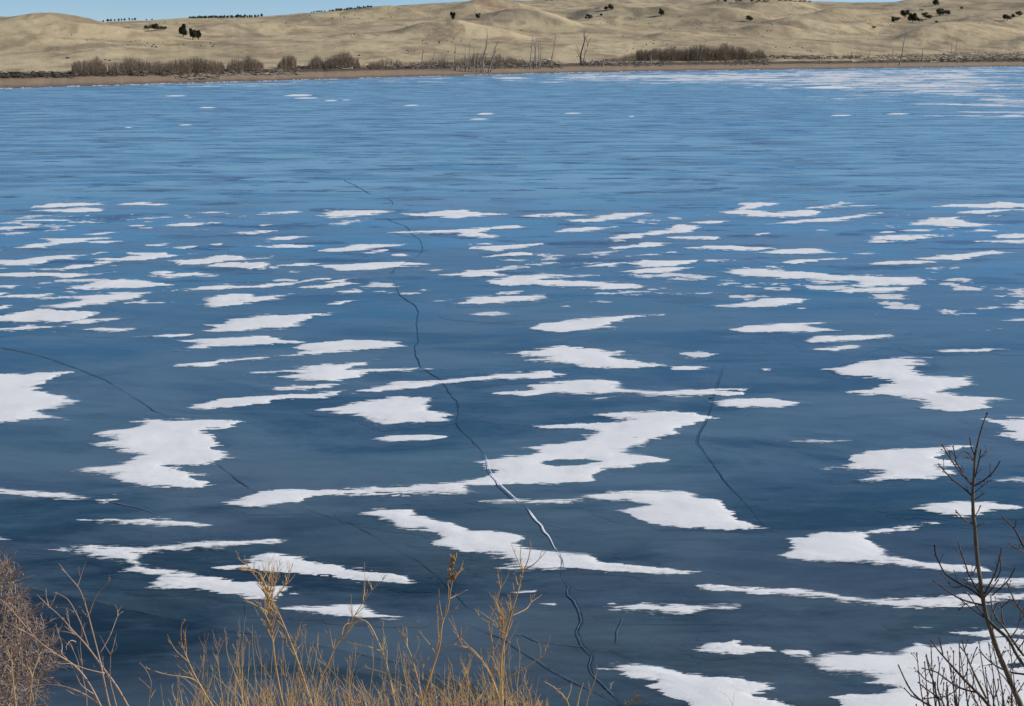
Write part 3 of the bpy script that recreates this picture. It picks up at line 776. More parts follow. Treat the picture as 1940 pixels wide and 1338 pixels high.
def snow_sheet(name, f_fn, px0, px1, py0, py1, mat, height, fringe_fn, stepx=2.4, stepy=1.1):
    nx = max(6, int((px1 - px0) / stepx)); ny = max(5, int((py1 - py0) / stepy))
    PX, PY = np.meshgrid(np.linspace(px0, px1, nx), np.linspace(py0, py1, ny))
    X, Y = ice_pt(PX, PY)
    f = f_fn(X, Y)
    w = fringe_fn(X, Y)
    t = f / w
    lump = 1 + 0.35 * fbm(X / 0.9, Y / 1.4, 3, 77)
    Z = np.where(t > -1, 0.0018 + height * (1 - np.exp(-np.maximum(f, 0) / 0.22)) * lump, 0.0018 + (t + 1) * 0.0018)
    cover = np.clip((t + 1) / 2, 0, 1) * 0.66 + 0.34 * np.clip(t / 3.5, 0, 1)
    keep = t > -2.1
    cell = keep[:-1, :-1] | keep[1:, :-1] | keep[:-1, 1:] | keep[1:, 1:]
    r, c = np.nonzero(cell)
    if len(r) < 2: return None
    q = np.stack([(r + 1) * nx + c, (r + 1) * nx + c + 1, r * nx + c + 1, r * nx + c], 1)
    used = np.unique(q); remap = np.zeros(nx * ny, np.int64); remap[used] = np.arange(len(used))
    V = np.stack([X.ravel(), Y.ravel(), np.maximum(Z.ravel(), -0.05)], 1)[used]
    o = mesh_obj(name, V, remap[q], mat)
    a = o.data.attributes.new('cover', 'FLOAT', 'POINT')
    a.data.foreach_set('value', cover.ravel()[used].astype(np.float32))
    return o

info = []
for idx, (tile, s, nick, label, fl) in enumerate(PATCHES):
    P = parse(tile, s)
    px = [p[0] for p in P]; py = [p[1] for p in P]
    W = [tuple(float(c) for c in ice_pt(a, b)) for a, b in P]
    dmid = float(np.mean([w[1] for w in W]))
    area = 0.5 * abs(sum(W[i][0] * W[(i + 1) % len(W)][1] - W[(i + 1) % len(W)][0] * W[i][1] for i in range(len(W))))
    per = sum(math.dist(W[i], W[(i + 1) % len(W)]) for i in range(len(W)))
    slim = 2 * area / per
    hole = None
    if nick == 'great central patch':
        hole = [tuple(float(c) for c in ice_pt(*p)) for p in [(1030, 878), (1060, 871), (1110, 870), (1127, 876), (1100, 884), (1050, 885)]]
    amp = min(1.0, slim * 3.2) * (0.55 if 'c' in fl else 1.0)
    if 's' in fl: amp *= 0.8
    def f_fn(X, Y, W=W, amp=amp, idx=idx, dmid=dmid, hole=hole, fl=fl, slim=slim):
        ws = 0.35 * amp * fbm(X / 1.7, Y / 1.3, 2, idx)
        f = poly_sdf(X + 0.10 * amp * vnoise(X / 0.35, Y / 0.35, idx + 5), Y + 0.25 * ws, W)
        if hole: f = np.minimum(f, -poly_sdf(X, Y, hole))
        k = max(0.35, dmid / 38)
        # wind feathered: ragged on the left ends, softer on the right
        st = fbm(X / (0.9 * k), Y / (0.28 * k), 5, 200 + idx, 0.62)
        fi = fbm(X / (0.42 * k), Y / (0.075 * k), 4, 300 + idx, 0.62)
        lc = 1.0 + 0.8 * np.clip(vnoise(X / 1.6, Y / 1.6, 700 + idx), -0.9, 1)
        f = f + 0.10 * k * amp * st + 0.095 * k * amp * fi * lc + 0.035 * k * amp
        if 'H' in fl:
            hl = fbm(X / 0.9, Y / 0.45, 4, 400 + idx, 0.6)
            f = np.minimum(f, (1.05 - hl) * 0.5)
        return f
    def fr(X, Y, dmid=dmid, idx=idx, slim=slim):
        return (0.07 + 0.0030 * Y) * (1.0 + 0.9 * np.clip(fbm(X / 1.3, Y / 1.3, 2, 900 + idx), -0.9, 0.8)) * min(1.0, 0.4 + slim * 2)
    mx = 56 if min(py) > 500 else 34
    o = snow_sheet('snow_patch', f_fn, min(px) - mx, max(px) + mx, min(py) - 14, max(py) + 16, M_SNOW_THIN if 'T' in fl else M_SNOW,
                   0.012 if 's' in fl or 'T' in fl else 0.026, fr)
    if o is None: continue
    c = (sum(w[0] for w in W) / len(W), sum(w[1] for w in W) / len(W))
    own_origin(o, (c[0], c[1], 0))
    o.location.z = (idx % 8) * 0.0005
    tag(o, cat='snow patch', group='wind blown snow patches on the frozen lake')
    info.append(dict(o=o, px=sum(px) / len(px), py=(min(py) + max(py)) / 2, w=max(px) - min(px), h=max(py) - min(py), nick=nick, label=label, fl=fl))
for (cx, cy, L, T) in SLIVERS:
    P = [(cx - L / 2, cy + T * 0.2), (cx - L * 0.15, cy - T / 2), (cx + L * 0.25, cy - T / 2), (cx + L / 2, cy), (cx + L * 0.1, cy + T / 2), (cx - L * 0.25, cy + T / 2)]
    W = [tuple(float(c) for c in ice_pt(a, b)) for a, b in P]
    k = W[0][1] / 60
    o = snow_sheet('snow_patch', lambda X, Y, W=W, k=k: poly_sdf(X, Y, W) + 0.06 * k * fbm(X / (k * 0.8), Y / (k * 0.8), 3, int(cx)), cx - L / 2 - 20, cx + L / 2 + 20, cy - T - 4, cy + T + 4,
                   M_SNOW, 0.02, lambda X, Y, k=k: 0.10 * k + X * 0, 2.0, 0.5)
    if o is None: continue
    own_origin(o, (W[0][0], W[0][1], 0))
    tag(o, cat='snow patch', group='wind blown snow patches on the frozen lake')
    info.append(dict(o=o, px=cx, py=cy, w=L, h=T, nick=None, label=None, fl='s'))

# every patch without a label of its own is described by the named patch it lies next to
marks = [p for p in info if p['nick']]
EXTRA = [('two shore junipers of the left hollow', 358, 75, 0)]
buckets = {}
for p in info:
    if p['label']: continue
    def dist(m): return math.hypot((p['px'] - m['px']) / 2.2, (p['py'] - m['py']) * 2.0)
    m = min(marks, key=dist)
    dx = (p['px'] - m['px']) / (max(m['w'], 60)); dy = (p['py'] - m['py']) / max(m['h'], 8)
    vert = 'above' if dy < -0.45 else ('below' if dy > 0.45 else '')
    hor = 'left' if dx < -0.4 else ('right' if dx > 0.4 else '')
    if not vert and not hor: hor = 'right' if dx > 0 else 'left'
    rel = {('above', ''): 'directly above', ('below', ''): 'directly below', ('', 'left'): 'left of', ('', 'right'): 'right of',
           ('above', 'left'): 'above and left of', ('above', 'right'): 'above and right of', ('below', 'left'): 'below and left of', ('below', 'right'): 'below and right of'}[(vert, hor)]
    if p['w'] < 45: size = 'tiny snow scrap'
    elif 'T' in p['fl']: size = 'faint grey snow film'
    elif p['w'] / max(p['h'], 1) > 13: size = 'thin snow streak'
    elif p['w'] < 85: size = 'small snow patch'
    else: size = 'tapering snow patch'
    buckets.setdefault((size, rel, m['nick']), []).append((dist(m), p))
ORD = ['nearest', 'second nearest', 'third nearest', 'fourth nearest', 'fifth nearest', 'sixth nearest', 'seventh nearest', 'eighth nearest', 'ninth nearest', 'tenth nearest', 'eleventh nearest', 'twelfth nearest']
for (size, rel, nick), lst in buckets.items():
    lst.sort(key=lambda t: t[0])
    for i, (_, p) in enumerate(lst):
        p['label'] = f'{size} {rel} the {nick}' + (f', {ORD[i]}' if len(lst) > 1 else '')
for p in info:
    p['o']['label'] = p['label']
    if len(p['label'].split()) > 16: pass

# streaky frost film under the far right shore and along the waterline
REG = [(300, 163), (640, 154), (1000, 143), (1250, 137), (1500, 134), (1750, 131), (1990, 127), (1990, 222), (1870, 206), (1760, 186), (1680, 178), (1560, 170), (1400, 160), (1200, 156), (1000, 152), (700, 156), (480, 160)]
RW = [tuple(float(c) for c in ice_pt(*p)) for p in REG]
def film_f(X, Y):
    e = poly_sdf(X, Y, RW)
    st = fbm(X / 7.5, Y / 3.6, 5, 611, 0.7)
    return np.minimum(e * 0.08 + 0.5, 2.2) * 0.7 - 0.60 + st * 1.5
o = snow_sheet('frost_streaks', film_f, 300, 1990, 124, 224, M_SNOW_THIN, 0.01, lambda X, Y: 0.8 + X * 0, 3.0, 0.45)
tag(o, 'pale frost and drifted snow streaks on the ice under the far right shore', 'frost', kind='stuff')
# thin wisps of drifted snow between the patches
def wisp_f(X, Y):
    k = 1.0
    big = fbm(X / 7.0, Y / 9.0, 3, 811)
    st = fbm(X / 1.5, Y / 0.95, 5, 812, 0.62)
    zone = smooth((Y - 36) / 14) * (1 - smooth((Y - 72) / 5))
    return (st * 0.5 + big * 0.34 - 0.50 - 0.8 * (1 - zone)) * k
o = snow_sheet('snow_wisps', wisp_f, -20, 1960, 392, 760, M_SNOW_THIN, 0.004, lambda X, Y: 0.15 + 0 * X, 2.6, 0.8)
o.location.z = -0.0009
tag(o, 'faint scattered wisps of drifted snow between the patches in the middle distance', 'snow', kind='stuff')
# ice shoved up along the far waterline
b = MB()
for k in range(1900):
    a = random.uniform(-80, 2020)
    if float(vnoise(a * 0.045, 0.3, 91)) < random.uniform(-0.5, 0.5): continue
    d = float(shore_d(np.array([a]))[0]) + random.gauss(-0.4, 0.5)
    x = (a - 970) / FPX * KX * d
    s = random.uniform(0.12, 0.5); h = random.uniform(0.02, 0.13) * (1.6 if random.random() < 0.05 else 1)
    c = Vector((x, d, 0.02)); an = random.uniform(0, 3.14)
    u = Vector((math.cos(an), math.sin(an) * 0.5, 0)) * s; w = Vector((-math.sin(an), math.cos(an), 0)) * s * 0.5
    top = c + Vector((random.uniform(-.1, .1), random.uniform(-.1, .1), h))
    for p0, p1 in ((c - u, c - w), (c - w, c + u), (c + u, c + w), (c + w, c - u)): b.tri(p0, p1, top)
o = b.build('shore_ice_rubble', M_CRACK_W, None, False)
tag(o, 'broken white ice pushed up in a line along the far beach', 'ice', kind='stuff')

# ------------------------------------------------------------------ cracks in the ice, parts of the lake
def crack(pts, width, mat, z=0.010, ridge=0.0, dense=6, wob=1.0, name='crack', side=0.0):
    """a raised or open seam running over the ice; width in metres"""
    P = []
    for (x0, y0), (x1, y1) in zip(pts[:-1], pts[1:]):
        n = max(2, int(math.hypot(x1 - x0, y1 - y0) / dense))
        for k in range(n):
            t = k / n
            P.append((x0 + (x1 - x0) * t, y0 + (y1 - y0) * t))
    P.append(pts[-1])
    Wp = []
    for i, (a, b) in enumerate(P):
        x, y = (float(c) for c in ice_pt(a, b))
        e = min(i, len(P) - 1 - i) / 3
        x += wob * min(1, e) * (0.05 * y / 40 * float(vnoise(y * 0.9, 3.3, 51)) + 0.035 * y / 40 * float(vnoise(y * 3.1, 7.7, 52)))
        Wp.append(Vector((x, y, 0)))
    V = []; F = []
    for i, p in enumerate(Wp):
        t = Wp[min(i + 1, len(Wp) - 1)] - Wp[max(i - 1, 0)]; t.normalize()
        nrm = Vector((t.y, -t.x, 0))
        if nrm.x < 0: nrm = -nrm
        q = i / (len(Wp) - 1)
        e = max(0.15, min(1, q * 8, (1 - q) * 8))
        w = width * e * max(0.25, 0.85 + 0.7 * float(vnoise(i * 0.23, width * 90, 61))) * random.uniform(0.8, 1.15) * 0.5
        c = p + nrm * side
        V += [c - nrm * w + Vector((0, 0, z)), c + Vector((0, 0, z + ridge * random.uniform(0.5, 1.3))), c + nrm * w + Vector((0, 0, z))]
    for i in range(len(Wp) - 1):
        a = i * 3
        F += [(a, a + 1, a + 4, a + 3), (a + 1, a + 2, a + 5, a + 4)]
    return mesh_obj(name, V, F, mat, lake, False)

MAIN_A = [(640, 335), (672, 352), (700, 368), (738, 378), (744, 388), (736, 396)]
MAIN_B = [(722, 408), (740, 418), (765, 428), (780, 441), (790, 452), (799, 464), (800, 472), (793, 482), (788, 490)]
MAIN_C = [(740, 522), (746, 534), (754, 548), (755, 558), (774, 571), (784, 580), (791, 592), (792, 608), (791, 628), (790, 640), (789, 655), (788, 675), (796, 696), (815, 708), (838, 721), (852, 742), (864, 760), (868, 778), (867, 804), (878, 818), (890, 829), (905, 846), (918, 864)]
MAIN_D = [(918, 864), (931, 897), (948, 918), (975, 945), (992, 958)]
MAIN_E = [(992, 958), (1008, 974), (1019, 988), (1030, 1003), (1039, 1015), (1046, 1028), (1052, 1040), (1060, 1050)]
MAIN_F = [(1068, 1080), (1069, 1095), (1083, 1113), (1081, 1129), (1092, 1140), (1099, 1153), (1104, 1178), (1098, 1196), (1099, 1208), (1107, 1224), (1127, 1245), (1124, 1262), (1128, 1276), (1150, 1299), (1187, 1340)]
crack(MAIN_A, 0.034, M_CRACK_D)
crack(MAIN_B, 0.03, M_CRACK_D)
crack(MAIN_C, 0.028, M_CRACK_D)
crack(MAIN_D, 0.026, M_CRACK_W, 0.034, 0.003, name='ice_ridge')
crack(MAIN_E, 0.034, M_CRACK_W, 0.012, 0.004, name='ice_ridge')
crack(MAIN_F, 0.020, M_CRACK_D)
crack(MAIN_F, 0.018, M_CRACK_B, 0.012, 0.003, side=-0.03, name='refrozen_seam')
crack([(790, 452), (740, 440)], 0.03, M_CRACK_B)
crack([(-40, 650), (0, 658), (30, 664), (80, 675), (150, 700), (200, 720), (250, 750), (290, 778), (332, 796)], 0.020, M_CRACK_D, wob=0.5)
crack([(-40, 650), (0, 658), (30, 664), (80, 675), (150, 700), (200, 720)], 0.015, M_CRACK_B, 0.012, side=-0.03, name='refrozen_seam', wob=0.5)
crack([(412, 880), (440, 900), (475, 926)], 0.02, M_CRACK_D)
crack([(562, 958), (600, 972), (660, 990), (700, 1010), (740, 1036), (790, 1062), (830, 1092), (866, 1128), (885, 1150), (921, 1172), (930, 1186)], 0.011, M_CRACK_D, wob=0.6)
crack([(200, 950), (260, 962), (300, 975)], 0.03, M_CRACK_B)
crack([(1373, 690), (1368, 710), (1362, 730), (1350, 762), (1340, 800), (1326, 825), (1323, 838), (1334, 858), (1355, 885), (1375, 912), (1405, 945), (1432, 975), (1450, 1000)], 0.018, M_CRACK_D, wob=0.5)
crack([(1373, 690), (1368, 710), (1362, 730), (1350, 762), (1340, 800), (1326, 825), (1323, 838), (1334, 858), (1355, 885)], 0.012, M_CRACK_B, 0.012, side=-0.03, name='refrozen_seam', wob=0.5)
crack([(895, 1188), (955, 1211), (985, 1232), (1019, 1252), (1060, 1278), (1096, 1296), (1140, 1318), (1185, 1342)], 0.018, M_CRACK_B, 0.014, 0.003, name='refrozen_seam')
crack([(955, 1203), (993, 1204), (1010, 1213), (1027, 1219), (1060, 1222), (1107, 1227), (1132, 1236), (1158, 1233), (1180, 1243), (1204, 1253)], 0.014, M_CRACK_B, 0.014, 0.003, name='refrozen_seam')
crack([(1180, 1170), (1172, 1195), (1168, 1222)], 0.010, M_CRACK_B, 0.014, name='refrozen_seam')
crack([(-40, 1060), (30, 1111), (130, 1129), (240, 1155), (340, 1175), (440, 1196), (540, 1212), (640, 1231), (720, 1249), (800, 1268), (880, 1296), (960, 1327)], 0.010, M_CRACK_D, 0.012, wob=0.4)

for pts_ in ([(868, 775), (905, 782), (950, 792)], [(1375, 912), (1392, 914), (1402, 917)], [(1083, 1113), (1120, 1120), (1165, 1118)], [(1019, 988), (1060, 1000), (1110, 1004), (1160, 1015)]):
    crack(pts_, 0.008, M_CRACK_B, 0.011, name='hairline_crack')
crack([(788, 490), (766, 503), (748, 513), (740, 522)], 0.014, M_CRACK_D, 0.035, name='hairline_crack')
crack([(1060, 1050), (1064, 1064), (1068, 1080)], 0.012, M_CRACK_B, 0.034, name='hairline_crack')

# ------------------------------------------------------------------ far shore: willow thickets, dead trees, driftwood
def thicket(prof, base_off, n, label, mat=M_WILLOW, lean=0.12, thick=1.0):
    """prof: (px, base py, top py) across the thicket"""
    xs = [p[0] for p in prof]; bs = [p[1] for p in prof]; ts = [p[2] for p in prof]
    g0 = ground((xs[0] + xs[-1]) / 2, np.interp((xs[0] + xs[-1]) / 2, xs, bs))
    root = empty('willow_thicket', g0)
    bt = MB(); bd = MB()
    cache = {}
    for k in range(n):
        px = random.uniform(xs[0], xs[-1])
        key = round(px / 6)
        if key not in cache: cache[key] = ground(key * 6.0, float(np.interp(key * 6.0, xs, bs)))
        g = cache[key]
        d = g.y + random.uniform(-1.0, 6.0)
        x = g.x / g.y * d + (px - key * 6) / FPX * g.y
        z = float(land(np.array([x]), np.array([d]))[0]) - 0.05
        mpp = d / FPX
        H = (np.interp(px, xs, bs) - np.interp(px, xs, ts)) * mpp
        H *= 1.1 * (0.6 + 0.4 * random.random() ** 0.7)
        H *= 0.86 + 0.28 * float(vnoise(px * 0.07, 0.5, 88))
        edge_k = min(1, (px - xs[0]) / 6 + 0.6, (xs[-1] - px) / 6 + 0.6)
        H *= edge_k
        lx = random.gauss(0, lean) * H; ly = random.gauss(0, lean) * H
        p0 = Vector((x, d, z)); p1 = p0 + Vector((lx * 0.3, ly * 0.3, H * 0.5)); p2 = p0 + Vector((lx, ly, H))
        r = random.uniform(0.018, 0.035) * thick
        tgt = bd if random.random() < 0.15 else bt
        tgt.tube([p0, p1, p2], [r, r * 0.75, r * 0.25], 3, False)
        for j in range(random.randint(5, 9)):
            t = random.uniform(0.12, 0.9)
            q = p0.lerp(p1, t * 2) if t < 0.5 else p1.lerp(p2, t * 2 - 1)
            L = H * random.uniform(0.15, 0.32) * (1.1 - t * 0.6)
            dr = Vector((random.gauss(0, 0.55), random.gauss(0, 0.55), 1)).normalized() * L
            w = Vector((random.uniform(0.012, 0.024), random.uniform(-0.01, 0.01), 0)) * thick
            tgt = bt if random.random() < 0.8 else bd
            tgt.tri(q - w, q + w, q + dr)
    bt.build('twigs', mat, root)['kind'] = 'stuff'; bd.build('dark_stems', M_WILLOW_D, root)['kind'] = 'stuff'
    tag(root, label, 'shrub thicket', 'bare willow thickets along the far shore')
    return root
thicket([(136, 143, 124), (150, 143, 113), (172, 143, 112), (190, 143, 118), (203, 143, 126)], 0, 520, 'leftmost rounded clump of bare brown willows on the far shore')
thicket([(205, 143, 122), (225, 142, 114), (250, 141, 113), (290, 140, 119), (330, 139, 117), (345, 138, 111), (385, 137, 113), (410, 136, 115), (426, 136, 118)], 0, 1500, 'longest low hedge of bare brown willows on the left of the far shore')
thicket([(430, 135, 120), (440, 135, 112), (470, 134, 108), (490, 133, 112), (501, 133, 122)], 0, 460, 'denser willow clump at the right end of the long left hedge')
thicket([(526, 131, 118), (535, 131, 106), (552, 131, 105), (562, 131, 110)], 0, 300, 'small upright willow clump standing apart between two wider ones')
thicket([(584, 131, 118), (594, 130, 106), (606, 130, 104), (614, 130, 112)], 0, 200, 'small thin willow clump directly left of the tallest rounded one')
thicket([(612, 130, 112), (630, 130, 104), (645, 129, 97), (662, 129, 95), (674, 129, 101), (681, 128, 112)], 0, 560, 'tallest rounded willow clump left of the dead trees')
thicket([(694, 129, 124), (712, 128, 115), (726, 128, 110), (740, 127, 112), (765, 127, 118), (785, 127, 121)], 0, 340, 'low spreading brown willows between the rounded clump and the dead trees')
thicket([(788, 126, 121), (805, 126, 116), (825, 125, 112), (850, 125, 115), (864, 125, 116)], 0, 300, 'low grey willow scrub behind the first leaning dead trunks')
thicket([(862, 127, 114), (880, 126, 108), (905, 125, 104), (925, 124, 102), (950, 124, 100), (975, 123, 106), (995, 123, 112)], 0, 620, 'dark willow scrub behind the big group of dead trunks')
thicket([(1120, 119, 117), (1150, 118, 112), (1180, 117, 106), (1200, 117, 99), (1220, 116, 93), (1240, 116, 91)], 0, 520, 'low left slope of the big right willow thicket')
thicket([(1205, 116, 97), (1240, 116, 91), (1262, 116, 88), (1290, 116, 87), (1310, 116, 87), (1330, 116, 83), (1352, 115, 82), (1368, 115, 84), (1385, 115, 85), (1402, 115, 86), (1420, 115, 92)], 0, 2000, 'biggest and tallest willow thicket on the right of the far shore')
thicket([(1420, 114, 96), (1432, 113, 90), (1442, 113, 93), (1452, 113, 105)], 0, 200, 'small willow clump at the right end of the biggest thicket')
thicket([(1594, 109, 104), (1614, 108, 97), (1628, 108, 98), (1638, 108, 106)], 0, 90, 'faint thin scrub above the white logs on the far right shore', thick=0.7)

def far_pt(px, py, d):
    rx, rz = ray(px, py)
    return Vector((float(rx) * d, d, CAM_H + float(rz) * d))
def snag(path, r_px, label, branches=(), mat=M_SNAG, name='dead_tree', group='dead tree trunks standing on the far shore', cat='dead tree'):
    """path in photo pixels from the foot to the tip"""
    g = ground(*path[0])
    root = empty(name, g)
    mpp = g.y / FPX
    P = [g - Vector((0, 0, 0.15))] + [far_pt(a, b, g.y + random.uniform(-0.4, 0.4)) for a, b in path[1:]]
    P = catmull(P, 3) if len(P) > 2 else P
    m = MB()
    R = [r_px * 1.35 * mpp * (1 - 0.65 * i / (len(P) - 1)) for i in range(len(P))]
    m.tube(P, R, 6)
    m.build('trunk', mat, root)
    for br in branches:
        q = [far_pt(a, b, g.y + random.uniform(-0.5, 0.5)) for a, b in br]
        q = catmull(q, 3) if len(q) > 2 else q
        bb = MB(); bb.tube(q, [max(0.02, r_px * mpp * 0.5 * (1 - 0.7 * i / (len(q) - 1))) for i in range(len(q))], 5)
        bb.build('branch', mat, root)
    # short dead twigs along the trunk
    tw = MB(); L = (P[-1] - P[0]).length
    for k in range(max(2, int(L * 1.2))):
        q = P[random.randint(len(P) // 4, len(P) - 1)]
        e = q + Vector((random.choice((-1, 1)) * random.uniform(0.15, 0.5), random.uniform(-.2, .2), random.uniform(0.1, 0.45)))
        tw.tube([q, e], [0.03, 0.012], 3)
    tw.build('twigs', mat, root)['kind'] = 'stuff'
    tag(root, label, cat, group)
    return root
snag([(799, 129), (800, 110), (802, 92)], 0.8, 'leftmost straight pale dead trunk, standing apart')
snag([(811, 127), (820, 112), (826, 93)], 0.7, 'second dead trunk from the left, leaning right')
snag([(833, 127), (840, 112), (846, 101)], 0.5, 'short thin dead trunk leaning right before the big dead group')
snag([(863, 134), (862, 108), (864, 81)], 0.9, 'left end trunk of the big dead group, tall and straight')
snag([(881, 137), (882, 115), (881, 88)], 0.9, 'forked dead trunk in the big group', [[(881, 112), (878, 103), (874, 94)]])
snag([(891, 136), (889, 108), (890, 80)], 0.8, 'tall straight dead trunk right of the forked one')
snag([(896, 136), (899, 112), (898, 88)], 0.7, 'straight medium dead trunk in the middle of the big group')
snag([(903, 136), (905, 118), (906, 97)], 0.6, 'short dead trunk right of the middle of the big group')
snag([(913, 138), (917, 105), (922, 82), (924, 63)], 1.1, 'tallest dead trunk of the big group', [[(918, 104), (922, 92), (922, 82)], [(920, 88), (930, 78)], [(921, 80), (917, 72)]])
snag([(909, 137), (913, 118), (916, 96)], 0.8, 'pale dead trunk just left of the tallest one')
snag([(924, 139), (933, 112), (939, 90), (944, 77)], 1.0, 'right leaning long dead trunk at the right end of the big group', [[(937, 100), (942, 93)], [(936, 106), (932, 96)]])
snag([(929, 137), (934, 118), (940, 93)], 0.8, 'shorter right leaning dead trunk at the right end of the big group')
STB = 'first second third fourth fifth sixth seventh eighth ninth tenth eleventh twelfth thirteenth fourteenth fifteenth'.split()
snag([(872, 136), (873, 118)], 0.7, 'short broken stub between the left trunks of the big group')
for k_, (px, y0, y1) in enumerate(sorted(((857, 132, 118), (860, 134, 121), (868, 135, 122), (871, 136, 119), (875, 136, 124), (877, 137, 121), (885, 137, 118), (887, 137, 123), (893, 137, 119), (901, 137, 120), (906, 136, 122), (911, 137, 121), (916, 137, 119), (920, 138, 123), (854, 130, 122)))):
    snag([(px, y0), (px + random.uniform(-2, 2), y1)], 0.6, f'{STB[k_]} from the left of the short dead stubs below the big dead group', group='short dead stubs at the foot of the big dead group', name='dead_stub', cat='stub')
snag([(1004, 132), (1006, 105), (1009, 70)], 1.0, 'tallest dead trunk of the small central group', [[(1007, 92), (1003, 84)]])
snag([(1010, 131), (1014, 102), (1013, 88), (1010, 76)], 0.8, 'curved dead trunk second in the small central group', [[(1014, 98), (1016, 74)]])
snag([(1016, 131), (1015, 100), (1016, 73)], 0.9, 'straight dead trunk third in the small central group')
snag([(1020, 131), (1021, 105), (1019, 76)], 0.8, 'slightly bowed dead trunk fourth in the small central group')
snag([(1022, 130), (1025, 100), (1024, 80)], 0.8, 'right end dead trunk of the small central group')
snag([(1041, 128), (1048, 98), (1054, 64)], 0.8, 'lone long dead trunk leaning right beside the small central group', [[(1045, 112), (1049, 101)]])
snag([(1043, 128), (1047, 114), (1049, 103)], 0.5, 'short companion stem at the foot of the lone leaning trunk')
snag([(1101, 122), (1100, 106), (1104, 90), (1108, 74), (1108, 60)], 1.3, 'bare many branched tree on the far shore right of the dead trunks',
     [[(1100, 104), (1096, 96), (1092, 85)], [(1107, 78), (1113, 68), (1119, 64)], [(1106, 120), (1108, 104), (1113, 88), (1117, 76), (1120, 70)], [(1110, 98), (1116, 94)], [(1099, 110), (1093, 98), (1090, 94)],
      [(1108, 74), (1105, 66), (1107, 58)], [(1113, 88), (1112, 78), (1110, 72)], [(1103, 120), (1107, 108), (1108, 96), (1107, 86)]], M_DRIFT_D, 'bare_tree', 'dead tree trunks standing on the far shore', 'tree')
snag([(1116, 125), (1117, 112)], 0.9, 'short dark post like stub right of the many branched tree')
snag([(1141, 127), (1143, 117), (1144, 110)], 1.0, 'dark leaning stub among driftwood right of the many branched tree')
snag([(1233, 125), (1233, 105)], 1.0, 'single straight pale stump in front of the biggest willow thicket')
snag([(1388, 113), (1392, 106)], 0.5, 'tiny dead stick in front of the biggest willow thicket')
snag([(1552, 121), (1554, 112), (1554, 104)], 0.9, 'pale leaning stub alone on the brown beach right of the thicket')
snag([(1641, 121), (1645, 108), (1649, 96)], 0.7, 'dark leaning dead trunk beside the white log')
snag([(1682, 122), (1684, 104)], 0.6, 'thin dead trunk left of the tall wavy one')
snag([(1690, 118), (1691, 104), (1693, 92)], 0.5, 'thin short dead trunk just left of the tall wavy one')
snag([(1703, 124), (1709, 104), (1711, 88), (1714, 72), (1713, 61)], 0.8, 'tall wavy dead trunk on the right of the far shore')
snag([(1747, 117), (1748, 106), (1748, 93)], 1.1, 'stout white dead stump right of the tall wavy trunk', mat=M_DRIFT)
snag([(1801, 106), (1803, 92), (1804, 79)], 0.5, 'left one of the two thin dead stems near the right edge')
snag([(1810, 106), (1812, 90), (1814, 74)], 0.6, 'right one of the two thin dead stems near the right edge')
snag([(1895, 117), (1896, 103)], 0.5, 'short stick standing in the driftwood at the right edge')
snag([(1814, 120), (1814, 110)], 0.6, 'short stub in front of the driftwood pile at the right')

def log(path, r_px, label, mat=M_DRIFT):
    g = ground(*path[0]); mpp = g.y / FPX
    P = []
    for a, b in path:
        q = ground(a, b); q.z += r_px * mpp * 0.7; P.append(q)
    d0 = sum(p.y for p in P) / len(P)
    P = [Vector((p.x / p.y * (d0 + (p.y - d0) * 0.2), d0 + (p.y - d0) * 0.2, 0)) for p in P]
    for p, (a, b) in zip(P, path):
        p.z = max(float(land(np.array([p.x]), np.array([p.y]))[0]) + r_px * mpp * 0.6, CAM_H + float(ray(a, b)[1]) * p.y)
    P = catmull(P, 4)
    m = MB(); m.tube(P, [r_px * mpp * (1 - 0.55 * i / (len(P) - 1)) * random.uniform(0.85, 1.1) for i in range(len(P))], 7)
    root = empty('driftwood_log', P[0])
    m.build('trunk', mat, root)
    for k in range(2):
        q = P[random.randint(2, len(P) - 2)]
        bb = MB(); bb.tube([q, q + Vector((random.uniform(-1, 1), 0, random.uniform(0.2, 0.7)))], [0.06, 0.02], 4)
        bb.build('branch', mat, root)
    tag(root, label, 'driftwood', 'driftwood logs along the far shore')
log([(668, 129), (655, 131), (641, 134)], 1.3, 'thick white driftwood log lying in front of the tallest rounded willow')
log([(697, 122), (690, 126)], 0.9, 'short pale log propped right of the white log')
log([(482, 134), (510, 135), (530, 134)], 0.9, 'thin pale log between the left hedge and the small upright willow')
log([(500, 146), (520, 142), (545, 141), (566, 140)], 0.9, 'low driftwood branch lying on the beach under the small upright willow')
log([(791, 126), (810, 128), (836, 131)], 0.9, 'pale log beside the first leaning dead trunks')
log([(1022, 113), (1034, 113), (1045, 119), (1050, 124)], 1.1, 'bent white log between the central dead group and the lone leaning trunk')
log([(1100, 125), (1125, 121), (1150, 120)], 1.0, 'pale log at the foot of the many branched tree')
log([(1150, 121), (1175, 119), (1197, 119)], 0.8, 'long thin pale log right of the dark leaning stub')
log([(1612, 120), (1622, 117), (1640, 116)], 1.5, 'thick white log with a tapered end on the right beach')
log([(1760, 120), (1775, 117), (1792, 115)], 1.2, 'pale log lying left of the big driftwood pile')
log([(1830, 115), (1860, 112), (1895, 109)], 1.2, 'long white log on the left of the right hand driftwood pile')
log([(1870, 114), (1905, 112), (1945, 110)], 1.3, 'white log lying lowest in the right hand driftwood pile')
log([(1850, 108), (1885, 107), (1925, 106)], 1.0, 'white log lying topmost in the right hand driftwood pile')
log([(230, 138), (250, 139), (272, 140)], 0.8, 'grey log under the middle of the long left hedge')

